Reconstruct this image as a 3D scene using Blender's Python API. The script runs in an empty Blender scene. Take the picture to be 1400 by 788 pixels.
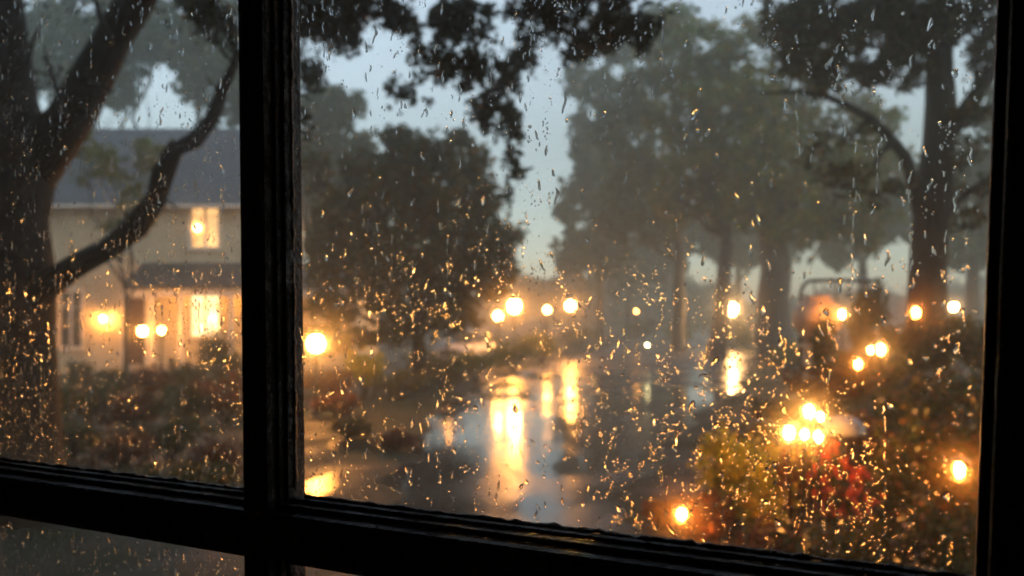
import bpy, math, random
import numpy as np
from mathutils import Vector, Matrix
R = math.radians
random.seed(7)
rng = np.random.default_rng(7)

# ------------------------------------------------------------------ camera, sky, sun, exposure
FP = 1212.0          # focal length in photo pixels (1400 wide)
H = 2.6              # eye height above the drive
HZ = 425.0           # horizon row
sc = bpy.context.scene
cam_d = bpy.data.cameras.new('camera')
cam = bpy.data.objects.new('camera', cam_d)
sc.collection.objects.link(cam)
cam.location = (0, 0, H)
cam.rotation_euler = (R(90), 0, 0)
cam_d.sensor_width = 36
cam_d.lens = 36 * FP / 1400
cam_d.shift_y = (HZ - 394) / 1400
cam_d.clip_start = 0.02
cam_d.clip_end = 2000
cam_d.dof.use_dof = True
cam_d.dof.focus_distance = 1.02
cam_d.dof.aperture_fstop = 4.1
sc.camera = cam

SUN_EL, SUN_ROT = 6.0, 115.0
world = bpy.data.worlds.new('World'); sc.world = world
world.use_nodes = True
nt = world.node_tree; nt.nodes.clear()
sky = nt.nodes.new('ShaderNodeTexSky'); sky.sky_type = 'NISHITA'; sky.sun_disc = False
sky.sun_elevation = R(SUN_EL); sky.sun_rotation = R(SUN_ROT)
sky.air_density = 1.0; sky.dust_density = 1.0; sky.ozone_density = 2.0
hs = nt.nodes.new('ShaderNodeHueSaturation'); hs.inputs['Saturation'].default_value = 0.58
bg = nt.nodes.new('ShaderNodeBackground'); bg.inputs['Strength'].default_value = 0.15
wo = nt.nodes.new('ShaderNodeOutputWorld')
nt.links.new(sky.outputs[0], hs.inputs['Color']); nt.links.new(hs.outputs[0], bg.inputs[0]); nt.links.new(bg.outputs[0], wo.inputs[0])

sd = bpy.data.lights.new('sun', 'SUN'); sd.energy = 0.05; sd.angle = R(25); sd.color = (0.95, 0.97, 1.0)
sun = bpy.data.objects.new('sun', sd); sc.collection.objects.link(sun)
sun.rotation_euler = (R(90 - SUN_EL), 0, R(180 - SUN_ROT))
vs = sc.view_settings
vs.view_transform = 'Standard'; vs.look = 'None'; vs.gamma = 1; vs.exposure = 2.4
vs.use_curve_mapping = False
cy = sc.cycles
cy.max_bounces = 14; cy.transmission_bounces = 12; cy.transparent_max_bounces = 24
cy.diffuse_bounces = 2; cy.glossy_bounces = 3; cy.volume_bounces = 2
cy.sample_clamp_indirect = 40; cy.sample_clamp_direct = 0
cy.caustics_reflective = False; cy.caustics_refractive = True
cy.use_light_tree = True
cy.use_denoising = True
try:
    cy.denoiser = 'OPENIMAGEDENOISE'
except Exception:
    pass
cy.use_adaptive_sampling = True; cy.adaptive_threshold = 0.015

C = sc.collection

# ------------------------------------------------------------------ helpers
def px(x, y, d):
    """point at depth d that the photo shows at column x, row y"""
    return Vector(((x - 700) / FP * d, d, H - (y - HZ) / FP * d))

def tag(o, label=None, cat=None, group=None, kind=None):
    if label: o['label'] = label
    if cat: o['category'] = cat
    if group: o['group'] = group
    if kind: o['kind'] = kind
    return o

def empty(name, loc=(0, 0, 0), rz=0.0, label=None, cat=None, group=None, kind=None):
    o = bpy.data.objects.new(name, None); C.objects.link(o)
    o.location = loc; o.rotation_euler = (0, 0, rz); o.empty_display_size = 0.2
    return tag(o, label, cat, group, kind)

def smooth01(a, b, x):
    t = min(1.0, max(0.0, (x - a) / (b - a)))
    return t * t * (3 - 2 * t)

class MB:
    """collects shapes and builds one mesh object"""
    def __init__(s): s.v = []; s.f = []; s.sm = []
    def add(s, vs, fs, smooth=False):
        n = len(s.v); s.v += [tuple(v) for v in vs]
        s.f += [tuple(i + n for i in f) for f in fs]; s.sm += [smooth] * len(fs)
    def box(s, a, b, bev=0.0, skew=None):
        (x0, y0, z0), (x1, y1, z1) = a, b
        if bev <= 0:
            vs = [(x0,y0,z0),(x1,y0,z0),(x1,y1,z0),(x0,y1,z0),(x0,y0,z1),(x1,y0,z1),(x1,y1,z1),(x0,y1,z1)]
            if skew: vs = [skew(v) for v in vs]
            s.add(vs, [(0,3,2,1),(4,5,6,7),(0,1,5,4),(1,2,6,5),(2,3,7,6),(3,0,4,7)])
            return
        import bmesh
        bm = bmesh.new(); bmesh.ops.create_cube(bm, size=1)
        for v in bm.verts:
            v.co = Vector(((x0+x1)/2 + v.co.x*(x1-x0), (y0+y1)/2 + v.co.y*(y1-y0), (z0+z1)/2 + v.co.z*(z1-z0)))
        bmesh.ops.bevel(bm, geom=list(bm.edges), offset=bev, segments=2, affect='EDGES', profile=0.6)
        vs = [tuple(v.co) for v in bm.verts]
        if skew: vs = [skew(v) for v in vs]
        bm.verts.index_update()
        s.add(vs, [tuple(v.index for v in f.verts) for f in bm.faces]); bm.free()
    def lathe(s, prof, seg=16, c=(0, 0, 0), smooth=True):
        vs = []; fs = []
        for r, z in prof:
            for k in range(seg):
                a = 2 * math.pi * k / seg
                vs.append((c[0] + r * math.cos(a), c[1] + r * math.sin(a), c[2] + z))
        for i in range(len(prof) - 1):
            for k in range(seg):
                k2 = (k + 1) % seg
                fs.append((i*seg+k, i*seg+k2, (i+1)*seg+k2, (i+1)*seg+k))
        fs.append(tuple(reversed(range(seg)))); n = (len(prof)-1)*seg
        fs.append(tuple(range(n, n+seg)))
        s.add(vs, fs, smooth)
    def tube(s, pts, rad, seg=8, jit=0.0, rnd=None):
        pts = [Vector(p) for p in pts]; rnd = rnd or random
        if not hasattr(rad, '__len__'): rad = [rad] * len(pts)
        vs = []; fs = []
        up = Vector((0.13, 0.31, 0.94))
        for i, p in enumerate(pts):
            t = (pts[min(i+1, len(pts)-1)] - pts[max(i-1, 0)]).normalized()
            a = t.cross(up)
            if a.length < 0.1: a = t.cross(Vector((1, 0, 0)))
            a.normalize(); b = t.cross(a)
            for k in range(seg):
                an = 2 * math.pi * k / seg
                r = rad[i] * (1 + rnd.uniform(-jit, jit))
                vs.append(p + a * (math.cos(an) * r) + b * (math.sin(an) * r))
        n = len(pts)
        for i in range(n-1):
            for k in range(seg):
                k2 = (k+1) % seg
                fs.append((i*seg+k, i*seg+k2, (i+1)*seg+k2, (i+1)*seg+k))
        fs.append(tuple(reversed(range(seg)))); fs.append(tuple(range((n-1)*seg, n*seg)))
        s.add(vs, fs, True)
    def ball(s, c, r, seg=12, rings=8, sc_=(1, 1, 1)):
        prof = []
        for i in range(1, rings):
            a = math.pi * i / rings
            prof.append((r * math.sin(a), -r * math.cos(a)))
        prof = [(r*0.02, -r)] + prof + [(r*0.02, r)]
        m = MB(); m.lathe(prof, seg)
        s.add([(c[0]+v[0]*sc_[0], c[1]+v[1]*sc_[1], c[2]+v[2]*sc_[2]) for v in m.v], m.f, True)
    def build(s, name, mat, parent=None, **kw):
        me = bpy.data.meshes.new(name); me.from_pydata(s.v, [], s.f); me.update()
        me.polygons.foreach_set('use_smooth', s.sm)
        me.materials.append(mat)
        o = bpy.data.objects.new(name, me); C.objects.link(o)
        if parent is not None: o.parent = parent
        return tag(o, **kw)

def fast_mesh(name, verts, n_per_face, mat, parent=None, smooth=False):
    """verts (N*k,3) where each face is k consecutive vertices"""
    me = bpy.data.meshes.new(name)
    nv = len(verts); nf = nv // n_per_face
    me.vertices.add(nv); me.vertices.foreach_set('co', np.asarray(verts, np.float32).ravel())
    me.loops.add(nv); me.loops.foreach_set('vertex_index', np.arange(nv, dtype=np.int32))
    me.polygons.add(nf)
    me.polygons.foreach_set('loop_start', np.arange(0, nv, n_per_face, dtype=np.int32))
    me.polygons.foreach_set('loop_total', np.full(nf, n_per_face, np.int32))
    me.update(); me.validate()
    me.materials.append(mat)
    o = bpy.data.objects.new(name, me); C.objects.link(o)
    if parent is not None: o.parent = parent
    return o

# ------------------------------------------------------------------ materials
def new_mat(name):
    m = bpy.data.materials.new(name); m.use_nodes = True
    n = m.node_tree.nodes; l = m.node_tree.links
    return m, n, l, n['Principled BSDF']

def mat_noise(name, c1, c2, scale=3.0, rough=0.7, bump=0.0, bscale=None, rough2=None, detail=6, spec=0.5):
    m, n, l, p = new_mat(name)
    tc = n.new('ShaderNodeTexCoord'); nz = n.new('ShaderNodeTexNoise')
    nz.inputs['Scale'].default_value = scale; nz.inputs['Detail'].default_value = detail
    l.new(tc.outputs['Object'], nz.inputs['Vector'])
    cr = n.new('ShaderNodeValToRGB'); cr.color_ramp.elements[0].position = 0.35; cr.color_ramp.elements[1].position = 0.65
    cr.color_ramp.elements[0].color = (*c1, 1); cr.color_ramp.elements[1].color = (*c2, 1)
    l.new(nz.outputs[0], cr.inputs[0]); l.new(cr.outputs[0], p.inputs['Base Color'])
    p.inputs['Roughness'].default_value = rough
    p.inputs['Specular IOR Level'].default_value = spec
    if rough2 is not None:
        mr = n.new('ShaderNodeMapRange'); mr.inputs[1].default_value = 0.4; mr.inputs[2].default_value = 0.62
        mr.inputs[3].default_value = rough; mr.inputs[4].default_value = rough2
        l.new(nz.outputs[0], mr.inputs[0]); l.new(mr.outputs[0], p.inputs['Roughness'])
    if bump > 0:
        n2 = n.new('ShaderNodeTexNoise'); n2.inputs['Scale'].default_value = bscale or scale * 6; n2.inputs['Detail'].default_value = 5
        l.new(tc.outputs['Object'], n2.inputs['Vector'])
        bp = n.new('ShaderNodeBump'); bp.inputs['Strength'].default_value = bump; bp.inputs['Distance'].default_value = 0.02
        l.new(n2.outputs[0], bp.inputs['Height']); l.new(bp.outputs[0], p.inputs['Normal'])
    return m

def mat_leaf(name, cols, rough=0.45, trans=0.35):
    m, n, l, p = new_mat(name)
    g = n.new('ShaderNodeNewGeometry'); cr = n.new('ShaderNodeValToRGB')
    e = cr.color_ramp.elements
    while len(e) < len(cols): e.new(0.5)
    for i, c in enumerate(cols):
        e[i].position = i / max(1, len(cols) - 1); e[i].color = (*c, 1)
    l.new(g.outputs['Random Per Island'], cr.inputs[0]); l.new(cr.outputs[0], p.inputs['Base Color'])
    p.inputs['Roughness'].default_value = rough
    p.inputs['Specular IOR Level'].default_value = 0.3
    tr = n.new('ShaderNodeBsdfTranslucent'); l.new(cr.outputs[0], tr.inputs[0])
    mx = n.new('ShaderNodeMixShader'); mx.inputs[0].default_value = trans
    l.new(p.outputs[0], mx.inputs[1]); l.new(tr.outputs[0], mx.inputs[2])
    l.new(mx.outputs[0], n['Material Output'].inputs[0])
    return m

def mat_emit(name, col, strength):
    m = bpy.data.materials.new(name); m.use_nodes = True
    n = m.node_tree.nodes; l = m.node_tree.links; n.clear()
    e = n.new('ShaderNodeEmission'); e.inputs[0].default_value = (*col, 1); e.inputs[1].default_value = strength
    o = n.new('ShaderNodeOutputMaterial'); l.new(e.outputs[0], o.inputs[0])
    m.cycles.emission_sampling = 'FRONT'
    return m

M = {}
M['frame'] = mat_noise('frame_paint', (0.004, 0.0025, 0.002), (0.013, 0.007, 0.005), 14, 0.4, 0.5, 90, rough2=0.6)
def wear(m):
    n = m.node_tree.nodes; l = m.node_tree.links; p = n['Principled BSDF']
    old = p.inputs['Base Color'].links[0].from_socket
    nz = n.new('ShaderNodeTexNoise'); nz.inputs['Scale'].default_value = 22; nz.inputs['Detail'].default_value = 8; nz.inputs['Roughness'].default_value = .7
    tc = n.new('ShaderNodeTexCoord'); l.new(tc.outputs['Object'], nz.inputs['Vector'])
    mr = n.new('ShaderNodeMapRange'); mr.inputs[1].default_value = .60; mr.inputs[2].default_value = .64; l.new(nz.outputs[0], mr.inputs[0])
    mx = n.new('ShaderNodeMix'); mx.data_type = 'RGBA'; l.new(mr.outputs[0], mx.inputs['Factor']); l.new(old, mx.inputs['A']); mx.inputs['B'].default_value = (.06, .04, .028, 1)
    l.new(mx.outputs['Result'], p.inputs['Base Color'])
wear(M['frame'])
M['room'] = mat_noise('room_plaster', (0.03, 0.026, 0.022), (0.04, 0.033, 0.028), 2, 0.9)
M['room_floor'] = mat_noise('floor_boards', (0.03, 0.018, 0.01), (0.05, 0.03, 0.018), 3, 0.5)
M['brick'] = mat_noise('house_render', (0.25, 0.22, 0.19), (0.32, 0.29, 0.25), 3, 0.85, 0.3)
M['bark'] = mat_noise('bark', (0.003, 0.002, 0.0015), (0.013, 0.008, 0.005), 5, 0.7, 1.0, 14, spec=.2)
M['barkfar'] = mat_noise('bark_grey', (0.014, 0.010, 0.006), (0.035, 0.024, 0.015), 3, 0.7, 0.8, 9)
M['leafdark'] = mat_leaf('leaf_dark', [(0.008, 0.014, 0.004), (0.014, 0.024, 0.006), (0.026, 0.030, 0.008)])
M['leafoak'] = mat_leaf('leaf_oak', [(0.015, 0.026, 0.004), (0.03, 0.045, 0.005), (0.055, 0.045, 0.005), (0.12, 0.055, 0.006)])
M['leafolive'] = mat_leaf('leaf_olive', [(0.04, 0.08, 0.006), (0.08, 0.12, 0.008), (0.14, 0.13, 0.008), (0.18, 0.10, 0.008)])
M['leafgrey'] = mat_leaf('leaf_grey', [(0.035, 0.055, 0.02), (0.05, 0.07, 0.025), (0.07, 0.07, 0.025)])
M['leafyellow'] = mat_leaf('leaf_yellow', [(0.14, 0.20, 0.012), (0.32, 0.33, 0.02), (0.50, 0.40, 0.03), (0.15, 0.13, 0.015)])
M['leafrust'] = mat_leaf('leaf_rust', [(0.10, 0.03, 0.012), (0.16, 0.05, 0.015), (0.06, 0.035, 0.012)])
M['leafshrub'] = mat_leaf('leaf_shrub', [(0.02, 0.04, 0.008), (0.05, 0.07, 0.012), (0.10, 0.08, 0.015), (0.16, 0.07, 0.015)], 0.25, 0.25)
M['petalred'] = mat_leaf('petal_red', [(0.55, 0.03, 0.015), (0.65, 0.08, 0.02), (0.4, 0.02, 0.02)], 0.5, 0.4)
M['petalyellow'] = mat_leaf('petal_yellow', [(0.7, 0.45, 0.03), (0.75, 0.55, 0.05)], 0.5, 0.4)
M['petalpale'] = mat_leaf('petal_pale', [(0.5, 0.35, 0.3), (0.6, 0.3, 0.25)], 0.5, 0.4)
M['cream'] = mat_noise('cream_weatherboard', (0.46, 0.39, 0.26), (0.60, 0.52, 0.36), .9, 0.7)
M['slate'] = mat_noise('slate_roof', (0.035, 0.04, 0.048), (0.08, 0.085, 0.095), 2.5, 0.35, 0.5, 10)
def courses(m):
    n = m.node_tree.nodes; l = m.node_tree.links; p = n['Principled BSDF']
    old = p.inputs['Base Color'].links[0].from_socket
    tc = n.new('ShaderNodeTexCoord'); sp = n.new('ShaderNodeSeparateXYZ'); cb = n.new('ShaderNodeCombineXYZ'); l.new(tc.outputs['Object'], sp.inputs[0])
    l.new(sp.outputs[0], cb.inputs[0]); l.new(sp.outputs[2], cb.inputs[1])
    bk = n.new('ShaderNodeTexBrick'); bk.inputs['Scale'].default_value = 1; bk.inputs['Brick Width'].default_value = .45; bk.inputs['Row Height'].default_value = .2
    bk.inputs['Mortar Size'].default_value = .02; bk.inputs['Color1'].default_value = (1, 1, 1, 1); bk.inputs['Color2'].default_value = (.45, .45, .45, 1); bk.inputs['Mortar'].default_value = (.12, .12, .12, 1)
    l.new(cb.outputs[0], bk.inputs['Vector'])
    mx = n.new('ShaderNodeMix'); mx.data_type = 'RGBA'; mx.blend_type = 'MULTIPLY'; mx.inputs['Factor'].default_value = .8
    l.new(old, mx.inputs['A']); l.new(bk.outputs['Color'], mx.inputs['B']); l.new(mx.outputs['Result'], p.inputs['Base Color'])
courses(M['slate'])
M['trim'] = mat_noise('white_trim', (0.62, 0.58, 0.50), (0.72, 0.68, 0.6), 4, 0.5)
M['doorwood'] = mat_noise('door_wood', (0.06, 0.025, 0.012), (0.10, 0.04, 0.02), 5, 0.4)
M['darkglass'] = mat_noise('dark_window', (0.01, 0.012, 0.014), (0.02, 0.022, 0.024), 2, 0.06)
M['iron'] = mat_noise('black_iron', (0.012, 0.011, 0.01), (0.025, 0.022, 0.02), 9, 0.4, 0.3, 60)
M['terracotta'] = mat_noise('terracotta', (0.30, 0.19, 0.12), (0.44, 0.29, 0.18), 5, 0.55, 0.3, 20)
M['stone'] = mat_noise('stone', (0.18, 0.16, 0.14), (0.3, 0.27, 0.23), 5, 0.6, 0.6, 20)
M['paleplastic'] = mat_noise('pale_canvas', (0.16, 0.17, 0.19), (0.24, 0.25, 0.28), 3, 0.35)
M['carpaint'] = mat_noise('silver_paint', (0.26, 0.26, 0.27), (0.32, 0.32, 0.33), 2, 0.25)
M['rubber'] = mat_noise('rubber', (0.012, 0.012, 0.012), (0.02, 0.02, 0.02), 8, 0.7)
M['chrome'] = mat_noise('chrome', (0.5, 0.5, 0.5), (0.6, 0.6, 0.6), 5, 0.2)

M['puddle'] = mat_noise('puddle_water', (.02, .014, .009), (.03, .02, .012), 1.5, .28, .3, 5)
WARM = (1.0, 0.37, 0.065); AMBER = (1.0, 0.26, 0.03); PALE = (1.0, 0.50, 0.16)
LK = 4.0      # lamp brightness
LAMPM = {}
def lamp_mat(col, s):
    k = (col, s)
    if k not in LAMPM: LAMPM[k] = mat_emit('lamp_glow', col, s*LK)
    return LAMPM[k]

# ------------------------------------------------------------------ ground, drive
def bank(x, y):
    if y <= 1: return 0.0
    return 1.3 * smooth01(0.27, 0.42, x / y) * smooth01(9, 16, y) * (1 - smooth01(30, 40, y))

def make_ground():
    xs = np.concatenate([np.linspace(-130, -30, 12)[:-1], np.linspace(-30, 30, 90), np.linspace(30, 130, 12)[1:]])
    ys = np.concatenate([np.linspace(-42, 4, 9)[:-1], np.linspace(4, 50, 80), np.linspace(50, 190, 16)[1:]])
    vs = []; fs = []
    for y in ys:
        for x in xs:
            vs.append((x, y, bank(x, y)))
    nx = len(xs)
    for j in range(len(ys)-1):
        for i in range(nx-1):
            a = j*nx+i; fs.append((a, a+1, a+nx+1, a+nx))
    m, n, l, p = new_mat('wet_garden_ground')
    tc = n.new('ShaderNodeTexCoord')
    nz = n.new('ShaderNodeTexNoise'); nz.inputs['Scale'].default_value = 0.5; nz.inputs['Detail'].default_value = 9; nz.inputs['Roughness'].default_value = 0.65
    l.new(tc.outputs['Object'], nz.inputs['Vector'])
    cr = n.new('ShaderNodeValToRGB'); e = cr.color_ramp.elements
    e[0].position = 0.38; e[0].color = (0.024, 0.014, 0.006, 1); e[1].position = 0.62; e[1].color = (0.02, 0.028, 0.006, 1)
    l.new(nz.outputs[0], cr.inputs[0]); l.new(cr.outputs[0], p.inputs['Base Color'])
    mr = n.new('ShaderNodeMapRange'); mr.inputs[1].default_value = 0.35; mr.inputs[2].default_value = 0.6; mr.inputs[3].default_value = 0.45; mr.inputs[4].default_value = 0.9
    p.inputs['Specular IOR Level'].default_value = .3
    l.new(nz.outputs[0], mr.inputs[0]); l.new(mr.outputs[0], p.inputs['Roughness'])
    n2 = n.new('ShaderNodeTexNoise'); n2.inputs['Scale'].default_value = 14; n2.inputs['Detail'].default_value = 5
    l.new(tc.outputs['Object'], n2.inputs['Vector'])
    bp = n.new('ShaderNodeBump'); bp.inputs['Strength'].default_value = 0.8; bp.inputs['Distance'].default_value = 0.05
    l.new(n2.outputs[0], bp.inputs['Height']); l.new(bp.outputs[0], p.inputs['Normal'])
    mb = MB(); mb.add(vs, fs, True)
    mb.build('ground', m, kind='structure')
make_ground()

ROADROWS = [  # depth, left column, right column in the photo at that depth
    (8.7, 480, 835), (11.5, 520, 855), (14, 545, 880), (16, 560, 905), (18, 570, 925), (20, 580, 940), (23.3, 600, 965), (30, 650, 1010),
    (39.4, 720, 1025), (50, 785, 1020), (70, 850, 985), (105, 905, 965)]
def road_edge(d):
    D = [r[0] for r in ROADROWS]
    xl = np.interp(d, D, [(r[1]-700)/FP*r[0] for r in ROADROWS]); xr = np.interp(d, D, [(r[2]-700)/FP*r[0] for r in ROADROWS])
    return xl, xr
def make_road():
    ds = np.concatenate([np.linspace(2.0, 30, 57), np.linspace(31, 105, 50)])
    vs = []; fs = []; n_ = 9
    for i, d in enumerate(ds):
        xl, xr = road_edge(d) if d > 8.7 else ((-1.6, 1.0))
        xl += 0.25*math.sin(d*1.7)+0.12*math.sin(d*4.1); xr += 0.2*math.sin(d*1.3+1)+0.1*math.sin(d*5.0)
        for k in range(n_):
            vs.append((xl + (xr-xl)*k/(n_-1), d, 0.004))
    for i in range(len(ds)-1):
        for k in range(n_-1):
            a = i*n_+k; fs.append((a, a+1, a+n_+1, a+n_))
    m, n, l, p = new_mat('wet_asphalt')
    tc = n.new('ShaderNodeTexCoord')
    mp = n.new('ShaderNodeMapping'); mp.inputs['Scale'].default_value = (0.55, 0.28, 1); mp.inputs['Rotation'].default_value = (0, 0, R(25))
    l.new(tc.outputs['Object'], mp.inputs[0])
    nz = n.new('ShaderNodeTexNoise'); nz.inputs['Scale'].default_value = 1.0; nz.inputs['Detail'].default_value = 6; nz.inputs['Distortion'].default_value = 0.6
    l.new(mp.outputs[0], nz.inputs['Vector'])
    cr = n.new('ShaderNodeValToRGB'); e = cr.color_ramp.elements
    e[0].position = 0.35; e[0].color = (0.03, 0.03, 0.03, 1); e[1].position = 0.7; e[1].color = (0.06, 0.055, 0.05, 1)
    l.new(nz.outputs[0], cr.inputs[0]); l.new(cr.outputs[0], p.inputs['Base Color'])
    mr = n.new('ShaderNodeMapRange'); mr.inputs[1].default_value = 0.42; mr.inputs[2].default_value = 0.66; mr.inputs[3].default_value = 0.04; mr.inputs[4].default_value = 0.30
    l.new(nz.outputs[0], mr.inputs[0])
    sx = n.new('ShaderNodeSeparateXYZ'); l.new(tc.outputs['Object'], sx.inputs[0])
    far = n.new('ShaderNodeMapRange'); far.inputs[1].default_value = 24; far.inputs[2].default_value = 45; far.inputs[3].default_value = 0; far.inputs[4].default_value = .25
    l.new(sx.outputs[1], far.inputs[0]); ad = n.new('ShaderNodeMath'); ad.operation = 'ADD'; l.new(mr.outputs[0], ad.inputs[0]); l.new(far.outputs[0], ad.inputs[1])
    l.new(ad.outputs[0], p.inputs['Roughness'])
    p.inputs['Specular IOR Level'].default_value = 0.55
    n2 = n.new('ShaderNodeTexNoise'); n2.inputs['Scale'].default_value = 2.2; n2.inputs['Detail'].default_value = 6
    l.new(tc.outputs['Object'], n2.inputs['Vector'])
    bp = n.new('ShaderNodeBump'); bp.inputs['Strength'].default_value = 0.09; bp.inputs['Distance'].default_value = 0.02
    l.new(n2.outputs[0], bp.inputs['Height']); l.new(bp.outputs[0], p.inputs['Normal'])
    mb = MB(); mb.add(vs, fs, False)
    mb.build('road', m, kind='structure')
    for cx, d, w, dd in ((437, 13.2, .30, .8), (325, 14.5, .9, .7), (505, 17.5, .8, 1.0), (150, 15.5, 1.3, .6), (60, 11, .9, .5), (250, 11.5, 1.2, .8), (460, 11.0, .9, .5)):
        c = px(cx, 500, d); vs = []
        for k in range(28):
            a = 6.283*k/28; q = 1+.18*math.sin(3*a+cx)+.12*math.sin(5*a+d)+.06*math.sin(9*a)
            vs.append((c.x+w*q*math.cos(a), d+dd*q*math.sin(a), .006))
        mb = MB(); mb.add(vs, [tuple(range(28))]); mb.build('water_puddle', M['puddle'], kind='structure')
make_road()

# ------------------------------------------------------------------ foliage
def leaf_quads(cent, size, aspect=0.55):
    """cent (n,3) -> diamond-ish leaves with random orientation"""
    n = len(cent)
    a = rng.normal(size=(n, 3)); a[:, 2] *= 0.8; a /= np.linalg.norm(a, axis=1, keepdims=True)
    b = rng.normal(size=(n, 3)); b -= (b*a).sum(1, keepdims=True)*a; b /= np.linalg.norm(b, axis=1, keepdims=True)
    s = size * rng.uniform(0.6, 1.35, size=(n, 1))
    v = np.empty((n, 4, 3))
    v[:, 0] = cent - a*s*0.5
    v[:, 1] = cent + b*s*0.5*aspect - a*s*0.05
    v[:, 2] = cent + a*s*0.5
    v[:, 3] = cent - b*s*0.5*aspect - a*s*0.05
    return v.reshape(-1, 3)

def clump_points(c, r, n, sub=10, tight=0.22, shell=0.45):
    """points gathered in small sprays through an ellipsoid (c centre, r radii)"""
    c = np.array(c, float); r = np.array(r, float)
    d = rng.normal(size=(sub, 3)); d /= np.linalg.norm(d, axis=1, keepdims=True)
    rad = rng.uniform(shell, 1.0, size=(sub, 1))
    cc = c + d*rad*r
    k = rng.integers(0, sub, n)
    w = rng.uniform(0.5, 1.4, size=(sub, 1))
    return cc[k] + rng.normal(size=(n, 3))*tight*r*w[k], cc

def branch_path(a, b, n=6, wob=0.06, sag=0.0):
    a = Vector(a); b = Vector(b); L = (b-a).length; out = []
    off = Vector((0, 0, 0))
    for i in range(n+1):
        t = i/n
        if 0 < i < n: off = Vector((random.uniform(-1, 1), random.uniform(-1, 1), random.uniform(-1, 1)))*wob*L
        else: off = Vector((0, 0, 0))
        out.append(a.lerp(b, t)+off+Vector((0, 0, -sag*L*math.sin(math.pi*t))))
    return out

def tree(name, base, fork_z, r0, clumps, mat, leaf, n_leaf, label, cat='tree', group=None, bark='barkfar', sub=14, tight=0.2, lean=(0, 0)):
    """clumps: list of (centre, radii, share)"""
    bz = base[2]
    root = empty(name, base, label=label, cat=cat, group=group)
    O = Vector(base)
    t = MB()
    fork = Vector((lean[0], lean[1], fork_z - bz))
    path = [Vector((0, 0, -0.2)), Vector((0, 0, 0.25))]+[Vector((0, 0, 0.25)).lerp(fork, k/5)+Vector((random.uniform(-1, 1), random.uniform(-1, 1), 0))*r0*0.18 for k in range(1, 6)]
    t.tube(path, [r0*1.7, r0*1.25]+[r0*(1.08-0.06*k) for k in range(1, 6)], 12, 0.07)
    pts = []
    tot = sum(c[2] for c in clumps)
    for c, r, s in clumps:
        c = Vector(c)-O; r_ = Vector(r)
        start = path[-1] if random.random() < 0.7 else path[-2]
        bp_ = branch_path(start, c, 6, 0.05)
        rb = r0*random.uniform(0.38, 0.6)
        t.tube(bp_, [rb*(1-0.11*i) for i in range(7)], 7, 0.06)
        p, cc = clump_points(c, r, int(n_leaf*s/tot), sub, tight)
        pts.append(p)
        for q in cc[:10]:
            st = bp_[random.randint(3, 6)]
            t.tube(branch_path(st, Vector(q), 4, 0.07), [rb*0.26, rb*0.2, rb*0.13, rb*0.08, rb*0.04], 5)
    t.build('trunk', M[bark], root)
    fast_mesh('crown', leaf_quads(np.vstack(pts), leaf), 4, M[mat], root)
    return root

def pxr(x, y, d, rx, ry, rd=None):
    p = px(x, y, d); k = d/FP
    return (p.x, p.y, p.z), (rx*k, (rd if rd else (rx+ry)/2)*k, ry*k)

def G(x, d):
    X = (x-700)/FP*d
    return (X, d, bank(X, d))

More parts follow.
